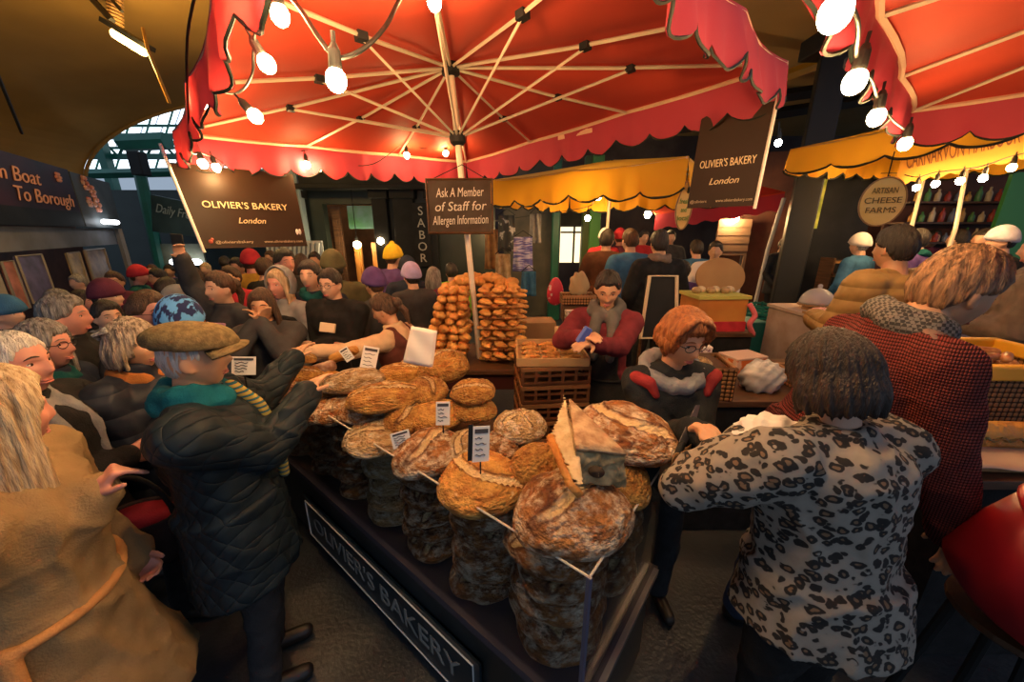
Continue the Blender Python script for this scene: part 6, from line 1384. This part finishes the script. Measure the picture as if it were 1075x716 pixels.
# box on a stand, round board, crates, dark frame board
c = PY(747, 344, 3.4); z = c.z; t = box('produce_crate', 'orange painted crate with yellow green edge and pink ribbon behind the red-haired seller', Vector((c.x, 3.45, z)), (.46, .34, .30), .05, mat('orange_paint', (.46, .16, .03), .5, col2=(.55, .25, .05), scale=3))
b = MB(); b.box(Vector((c.x, 3.45, z + .31)), (.49, .37, .03), rotm(0, 0, .05)); b.build('edge', mat('lime_edge', (.48, .44, .10), .5), t)
b = MB(); b.box(Vector((c.x, 3.26, z + .04)), (.46, .02, .10), rotm(0, 0, .05)); b.build('red_band', m_redc, t)
b = MB(); b.tube(smooth_path([Vector((c.x + .22, 3.25, z + .26)), Vector((c.x + .27, 3.22, z + .16)), Vector((c.x + .23, 3.21, z + .08)), Vector((c.x + .29, 3.22, z - .02))]), .022, 8); b.build('ribbon', mat('pink_ribbon', (.62, .12, .14), .6), t, smooth=True)
for i in range(6): b = MB(); b.ell(Vector((c.x - .17 + .068 * i, 3.45 + .05 * (i % 2), z + .35)), (.042, .05, .035)); b.build('fruit', mat('pale_fruit' if i % 2 else 'tan_fruit', (.55, .42, .25) if i % 2 else (.34, .22, .1), .5), smooth=True, label='small pale round good heaped on the orange crate', cat='fruit', group='goods on the orange crate')
counter('low_stand', 'dark stand under the orange crate', c.x - .3, c.x + .3, 3.2, 3.7, z, m_wood_d, m_black_c)
c = PY(756, 291, 4.1); t = thing('round_board', 'round tan wooden board standing upright behind the orange crate', 'board', c - Vector((0, 0, .27)))
b = MB(); b.lathe([(.02, -.012), (.27, -.012), (.275, 0), (.27, .012), (.02, .012)], 40, c, rotm(PI / 2 - .25), 0, 1, .78); b.build('disc', mat('board_tan', (.40, .20, .06), .6, col2=(.46, .25, .08), scale=3), t, smooth=False)
b = MB(); b.tube([c + Vector((0, .06, -.1)), Vector((c.x, c.y + .1, 0))], .02, 8); b.build('post', m_wood_d, t)
m_tealcr = mat('teal_plastic', (.008, .13, .11), .4)
for i in range(5):
    c = PY(797, 300, 5.6); w, h = .62, .17; zz = i * h; t = thing('teal_crate', 'teal plastic crate, one of the stack behind the round wooden board', 'crate', (c.x, 5.7, zz), 'teal crates')
    b = MB(); cc = Vector((c.x, 5.7, zz))
    for s in (-1, 1):
        for k in (.03, .09, .14): b.box(cc + Vector((0, s * .2, k)), (w, .015, .028)); b.box(cc + Vector((s * w / 2, 0, k)), (.015, .4, .028))
        for k in range(6): b.box(cc + Vector((-w / 2 + w * k / 5, s * .2, h / 2)), (.03, .018, h - .01))
    b.build('lattice_side', m_tealcr, t); b = MB(); b.box(cc + Vector((0, 0, .01)), (w, .4, .014)); b.build('floor_panel', m_tealcr, t)
c = PY(792, 314, 4.7); box('storage_tub', 'teal lidded tub in front of the teal crates', Vector((c.x - .1, 4.75, 0)), (.5, .35, .8), .1, m_tealcr, 'tub', lid=mat('pale_teal', (.05, .22, .20), .4))
c = PY(692, 328, 3.0); t = thing('frame_board', 'black board in a cream frame between the two sellers', 'board', Vector((c.x, 3.0, 0)))
b = MB(); b.box(Vector((c.x, 3.0, 1.32)), (.26, .03, .50), rotm(-.1)); b.build('panel', m_black, t)
b = MB(); b.tube([Vector((c.x + x, 2.98 + (.025 if zz > 1.4 else -.025), zz)) for x, zz in ((-.15, 1.07), (.15, 1.07), (.11, 1.58), (-.11, 1.58))], .016, 6, closed=True); b.build('frame', mat('cream_frame', (.62, .5, .34), .6), t)
for s in (-1, 1): b = MB(); b.tube([(c.x + s * .13, 3.0, 1.08), (c.x + s * .14, 3.05, 0)], .014, 6); b.build('leg', m_wood_d, t)
# boxes and baskets left of the burgundy seller
counter('rear_table', 'dark rear table with boxes left of the burgundy seller', .15, 1.15, 3.35, 4.0, .92, m_wood_d, m_black_c)
def rr(u, v, y): return PY(u, v, y)
c = rr(566, 336, 3.45); box('cardboard_box', 'open tan cardboard box beside the pastry tower', Vector((c.x, 3.5, .92)), (.30, .25, .18), .1, m_kraft2, lid=None)
box('dark_box', 'dark brown box under the wicker trays', Vector((.66, 3.55, .92)), (.26, .3, .14), 0, m_wood_d)
basket('white wire basket left of the burgundy seller', Vector((.63, 3.42, 1.06)), .22, .16, .13, .0, bumped('white_wire', (.50, .42, .34), (.62, .52, .42), 'knit', 70, .01, .5), m_whitec, 'wire_basket')
basket('woven wicker tray above the white wire basket', Vector((.66, 3.66, 1.24)), .32, .22, .08, 0)
box('basket_shelf', 'dark shelf block carrying the woven wicker tray', Vector((.66, 3.68, 1.06)), (.3, .2, .18), 0, m_wood_d)
c = Vector((.67, 3.66, 1.32)); b = MB(); b.ell(c + Vector((0, 0, .10)), (.10, .07, .13), None, 30, 20, 0, lambda q, p: Vector((p.x, p.y, max(p.z, -.10))) * (1 + .08 * math.sin(q.x * 9 + q.z * 6))); b.build('paper_sack', mat('tan_sack', (.34, .24, .13), .8, col2=(.42, .31, .18), scale=6), smooth=True, label='tan paper sack standing on the woven wicker tray', cat='sack')
c = rr(583, 306, 4.4); b = MB(); b.ell(c, (.10, .05, .17), None, 24, 16, 0, lambda q, p: Vector((p.x * (1 - .2 * q.z), p.y, p.z))); b.build('red_pouch', mat('red_pouch', (.55, .03, .06), .5, col2=(.7, .5, .5), scale=14, contrast=(.58, .6)), smooth=True, label='red patterned pouch hanging left of the green posts', cat='pouch')
def hung(label, u, v, y, w, h, mm, name, cat='cloth'):
    c = PY(u, v, y); t = thing(name, label, cat, c - Vector((0, 0, h / 2))); b = MB(); b.grid(lambda f, k: c + Vector(((f - .5) * w * (1.0 - .15 * k), .03 * math.sin(f * 14 + k * 2), (k - .5) * h)), 18, 10); b.build('drape', mm, t, smooth=True, solid=.008)
    b = MB(); b.tube([c + Vector((-w * .45, 0, h / 2)), c + Vector((0, 0, h / 2 + .1)), c + Vector((w * .45, 0, h / 2))], .008, 5); b.build('hanger', m_black, t)
hung('blue and white striped cloth hanging behind the pastry tower', 549, 267, 6.2, .34, .55, mat('striped_towel', (.10, .10, .42), .8, col2=(.45, .45, .70), scale=16, stretch=(.2, .2, 2.5), contrast=(.48, .52)), 'striped_towel')
hung('pale blue denim cloth hanging below the striped cloth', 555, 298, 6.0, .26, .40, m_bluec, 'hung_cloth')
hung('dark and white jacket hanging left of the striped cloth', 532, 245, 6.6, .32, .6, mat('jacket_mix', (.05, .055, .06), .8, col2=(.45, .46, .48), scale=7, contrast=(.55, .6)), 'hung_jacket')
hung('brown leather satchel cloth hanging beside the shopfront lamp', 516, 262, 6.8, .26, .7, mat('satchel', (.20, .09, .03), .6, col2=(.4, .2, .07), scale=8), 'hung_satchel')
hung('grey and white shirt hanging under the yellow awning', 562, 240, 6.8, .22, .5, m_grey_c, 'hung_shirt')
hung('tan bag hanging above the pastry tower', 528, 280, 6.0, .26, .40, mat('bag_tan', (.26, .17, .08), .8, col2=(.4, .3, .2), scale=12), 'hung_bag')
# cake stall on the right
ca, cb = PY(828, 300, 4.3), PY(945, 302, 4.3)
zc = 1.06
t = counter('cake_stall', 'pale topped cake stall with draped cream cloth beside the black hoarding', ca.x, cb.x + .5, 3.7, 4.6, zc, mat('stall_cloth', (.42, .30, .24), .8, col2=(.52, .40, .33), scale=4), mat('stall_skirt', (.30, .20, .17), .85, col2=(.4, .3, .27), scale=5))
m_dome = mat('cake_dome', (.62, .60, .60), .15, alpha=.55); 
for (fx, y, r, col, lab) in ((.22, 4.2, .17, (.30, .12, .10), 'white glass dome over a cake, left one on the cake stall'), (.56, 4.25, .19, (.50, .16, .06), 'pinkish glass dome over a red cake on the cake stall')):
    x = ca.x + (cb.x - ca.x) * fx; c = Vector((x, y, zc)); t = thing('cake_dome', lab, 'cake', c)
    b = MB(); b.lathe([(r * .75, 0), (r * .75, .04), (r * 1.05, .05), (r * 1.05, .065)], 28, c); b.build('plate', m_wood_m, t)
    b = MB(); b.lathe([(r * .7, .065), (r * .72, .14), (r * .6, .16)], 24, c); b.build('cake', mat('cake' + lab[:4], col, .7, col2=tuple(min(1, v * 1.6) for v in col), scale=14), t, smooth=True)
    b = MB(); b.lathe([(r * math.cos(a), .07 + r * 1.05 * math.sin(a)) for a in [PI / 2 * i / 10 for i in range(10)]] + [(.02, .07 + r * 1.05), (.025, .10 + r * 1.05), (.01, .115 + r * 1.05)], 28, c); b.build('dome', mat('dome_pink', (.60, .40, .36), .15, alpha=.55) if 'pink' in lab else m_dome, t, smooth=True)
for i, (fx, y, sx, sy, sz, col, lab) in enumerate(((.10, 3.9, .26, .2, .05, (.55, .26, .22), 'tray of pink cakes at the front of the cake stall'), (.32, 3.85, .26, .2, .07, (.06, .12, .03), 'tray of green leaves between the pink and yellow trays'), (.60, 3.9, .32, .22, .08, (.62, .28, .05), 'tray of yellow cheese slices on the cake stall'), (.66, 4.05, .2, .12, .10, (.55, .05, .03), 'heap of red berries before the pinkish dome'), (.90, 4.1, .24, .2, .10, (.42, .10, .05), 'tray of red brown slices beside the tan gilet'))):
    x = ca.x + (cb.x - ca.x) * fx; t = thing('food_tray', lab, 'tray', (x, y, zc)); b = MB(); b.box((x, y, zc + .012), (sx * 1.1, sy * 1.1, .024)); b.build('tray', m_wood_m, t, bevel=.004)
    b = MB(); b.ell((x, y, zc + .03), (sx * .5, sy * .5, sz), None, 36, 20, 0, lambda q, p: Vector((p.x, p.y, max(0, p.z))) * (1 + .12 * math.sin(q.x * 19) * math.sin(q.y * 17))); b.build('food', mat('food%d' % i, col, .6, col2=tuple(min(1, v * 1.7) for v in col), scale=18), t, smooth=True)
for i in range(6):
    x = ca.x + .06 + .09 * i; t = thing('preserve_jar', 'small dark preserve jar on the lower shelf of the cake stall', 'jar', (x, 3.55, .80), 'preserve jars'); b = MB(); b.lathe([(.035, 0), (.038, .01), (.038, .09), (.030, .105)], 16, (x, 3.55, .80)); b.build('glass', mat('jar_dark', (.10, .05, .025), .2), t, smooth=True)
    b = MB(); b.lathe([(.032, .105), (.034, .108), (.034, .128), (.03, .13)], 16, (x, 3.55, .80)); b.build('lid', m_whitec, t)
box('cake_shelf', 'cream lower shelf with goods in front of the cake stall', Vector((ca.x + .62, 3.5, .70)), (1.35, .34, .10), 0, mat('shelf_cream', (.45, .36, .27), .6), 'shelf')
box('green_carton', 'bright green and white carton on the cream lower shelf', Vector((ca.x + .82, 3.5, .80)), (.24, .16, .10), .1, mat('green_carton', (.02, .30, .18), .5, col2=(.7, .7, .62), scale=9, contrast=(.5, .55)))
for i in range(3): b = MB(); b.box((ca.x + .12 + .5 * i, 3.5, .35), (.05, .3, .70)); b.build('shelf_leg', m_wood_d, label='dark upright under the cream lower shelf', cat='leg support', group='uprights of the cream shelf')
# wooden rack by the hoarding
c = PY(886, 268, 5.6); t = thing('wooden_rack', 'small red brown wooden rack in front of the black hoarding', 'rack', (c.x, 5.6, 0))
for k in range(4): b = MB(); b.box((c.x, 5.6, .9 + .2 * k), (.45, .25, .03)); b.build('shelf', m_wood_m, t)
for s in (-1, 1): b = MB(); b.box((c.x + s * .22, 5.6, .78), (.03, .25, 1.56)); b.build('side_panel', m_wood_d, t)
# front right: tray with baguette, yellow edged basket with sausages, red tub
q = [PZ(1006, 450, 1.0), PZ(1090, 452, 1.0), PZ(1090, 512, 1.0), PZ(1012, 490, 1.0)]
counter('front_counter', 'dark counter under the paper-lined tray at the right edge', 1.80, 3.0, 1.22, 2.2, .985, m_wood_d, m_black_c)
t = thing('paper_tray', 'cream paper-lined tray under the filled baguette at the right edge', 'tray', Vector((2.0, 1.42, .985))); b = MB(); b.box(Vector((2.14, 1.41, 1.0)), (.62, .30, .02), rotm(0, 0, -.05)); b.build('tray', m_wood_m, t, bevel=.005)
b = MB(); b.grid(lambda f, k: Vector((1.81 + .68 * f, 1.25 + .33 * k, 1.016 + .012 * math.sin(f * 13 + k * 5) * (abs(k - .5) + abs(f - .5)))), 20, 10); b.build('paper', mat('cream_paper', (.62, .46, .34), .7), t, smooth=True, solid=.003)
t = thing('filled_baguette', 'long seeded baguette filled with greens on the cream paper', 'bread', Vector((2.16, 1.42, 1.02))); p, q = Vector((1.86, 1.45, 1.065)), Vector((2.5, 1.41, 1.065)); fs_ = (0, .03, .1, .25, .5, .75, .9, .97, 1)
b = MB(); b.tube([p.lerp(q, f) + Vector((0, 0, .015)) for f in fs_], [.012, .03, .042, .046, .048, .046, .042, .03, .012], 14); b.build('top_half', m_golden, t, smooth=True)
b = MB(); b.tube([p.lerp(q, f) - Vector((0, 0, .012)) for f in fs_], [.012, .028, .040, .044, .046, .044, .040, .028, .012], 14); b.build('bottom_half', m_golden, t, smooth=True)
b = MB(); b.grid(lambda f, k: p.lerp(q, .04 + .92 * f) + Vector((0, (k - .5) * .105, .002 + .010 * math.sin(f * 55 + k * 9))), 50, 6); b.build('greens', mat('salad', (.05, .10, .02), .5, col2=(.30, .12, .05), scale=30), t, solid=.008)
c = PZ(1045, 425, .985); c = Vector((2.55, 1.90, .985)); t = basket('wicker hamper with broad yellow edging behind the filled baguette', c, .72, .5, .26, -.05, None, m_rim)
b = MB()
for sx, sy, lx, ly in ((0, -1, .78, .05), (-1, 0, .05, .54), (1, 0, .05, .54), (0, 1, .78, .05)): b.box(c + rotm(0, 0, -.05) @ Vector((sx * .36, sy * .25, .285)), (lx, ly, .075), rotm(0, 0, -.05))
b.build('yellow_edging', mat('yellow_edging', (.72, .36, .02), .5, col2=(.8, .45, .04), scale=3), t, bevel=.01)
rs = random.Random(9)
for i in range(12):
    p = c + Vector((-.28 + .055 * (i % 6) + rs.uniform(-.01, .01), -.12 + .12 * (i // 6), .30 + .02 * (i % 2))); d = Vector((rs.uniform(-1, 1), rs.uniform(-.5, .5), 0)).normalized() * .05
    b = MB(); b.cap(p - d, .022, p + d, .022, 10); b.build('sausage', mat('sausage_brown', (.28, .10, .04), .4, col2=(.48, .24, .10), scale=30), smooth=True, label='glossy brown sausage heaped on the yellow edged hamper', cat='sausage', group='sausages on the hamper')
c = P(1128, 606, 1.02); t = thing('red_tub', 'large round red tub with rolled rim hanging at the right edge', 'tub', c - Vector((0, 0, .22))); R = Vector((0, 0, 1)).rotation_difference(Vector((.30, -.42, .85))).to_matrix()
b = MB(); b.lathe([(.12, -.20), (.17, -.17), (.20, -.05), (.215, .10), (.205, .10), (.19, -.05), (.16, -.155), (.05, -.17)], 40, c, R); b.build('body', mat('red_plastic', (.34, .010, .016), .35, col2=(.28, .008, .014), scale=3), t, smooth=True)
b = MB(); b.tube([c + R @ Vector((.212 * math.cos(a), .212 * math.sin(a), .10)) for a in [2 * PI * i / 40 for i in range(40)]], .014, 8, closed=True); b.build('rim', mat('red_rim', (.50, .02, .03), .3), t, smooth=True)
t = thing('stool', 'dark stool carrying the round red tub', 'stool', (c.x + .03, c.y + .06, 0)); q = Vector((c.x + .03, c.y + .06, 0)); zs = c.z - .235
b = MB(); b.lathe([(.15, zs - .03), (.16, zs - .02), (.16, zs), (.02, zs)], 20, q); b.build('seat', m_wood_d, t)
for sx in (-1, 1):
    for sy in (-1, 1): b = MB(); b.tube([q + Vector((sx * .09, sy * .09, zs - .02)), q + Vector((sx * .15, sy * .15, 0))], .016, 8); b.build('leg', m_black, t)
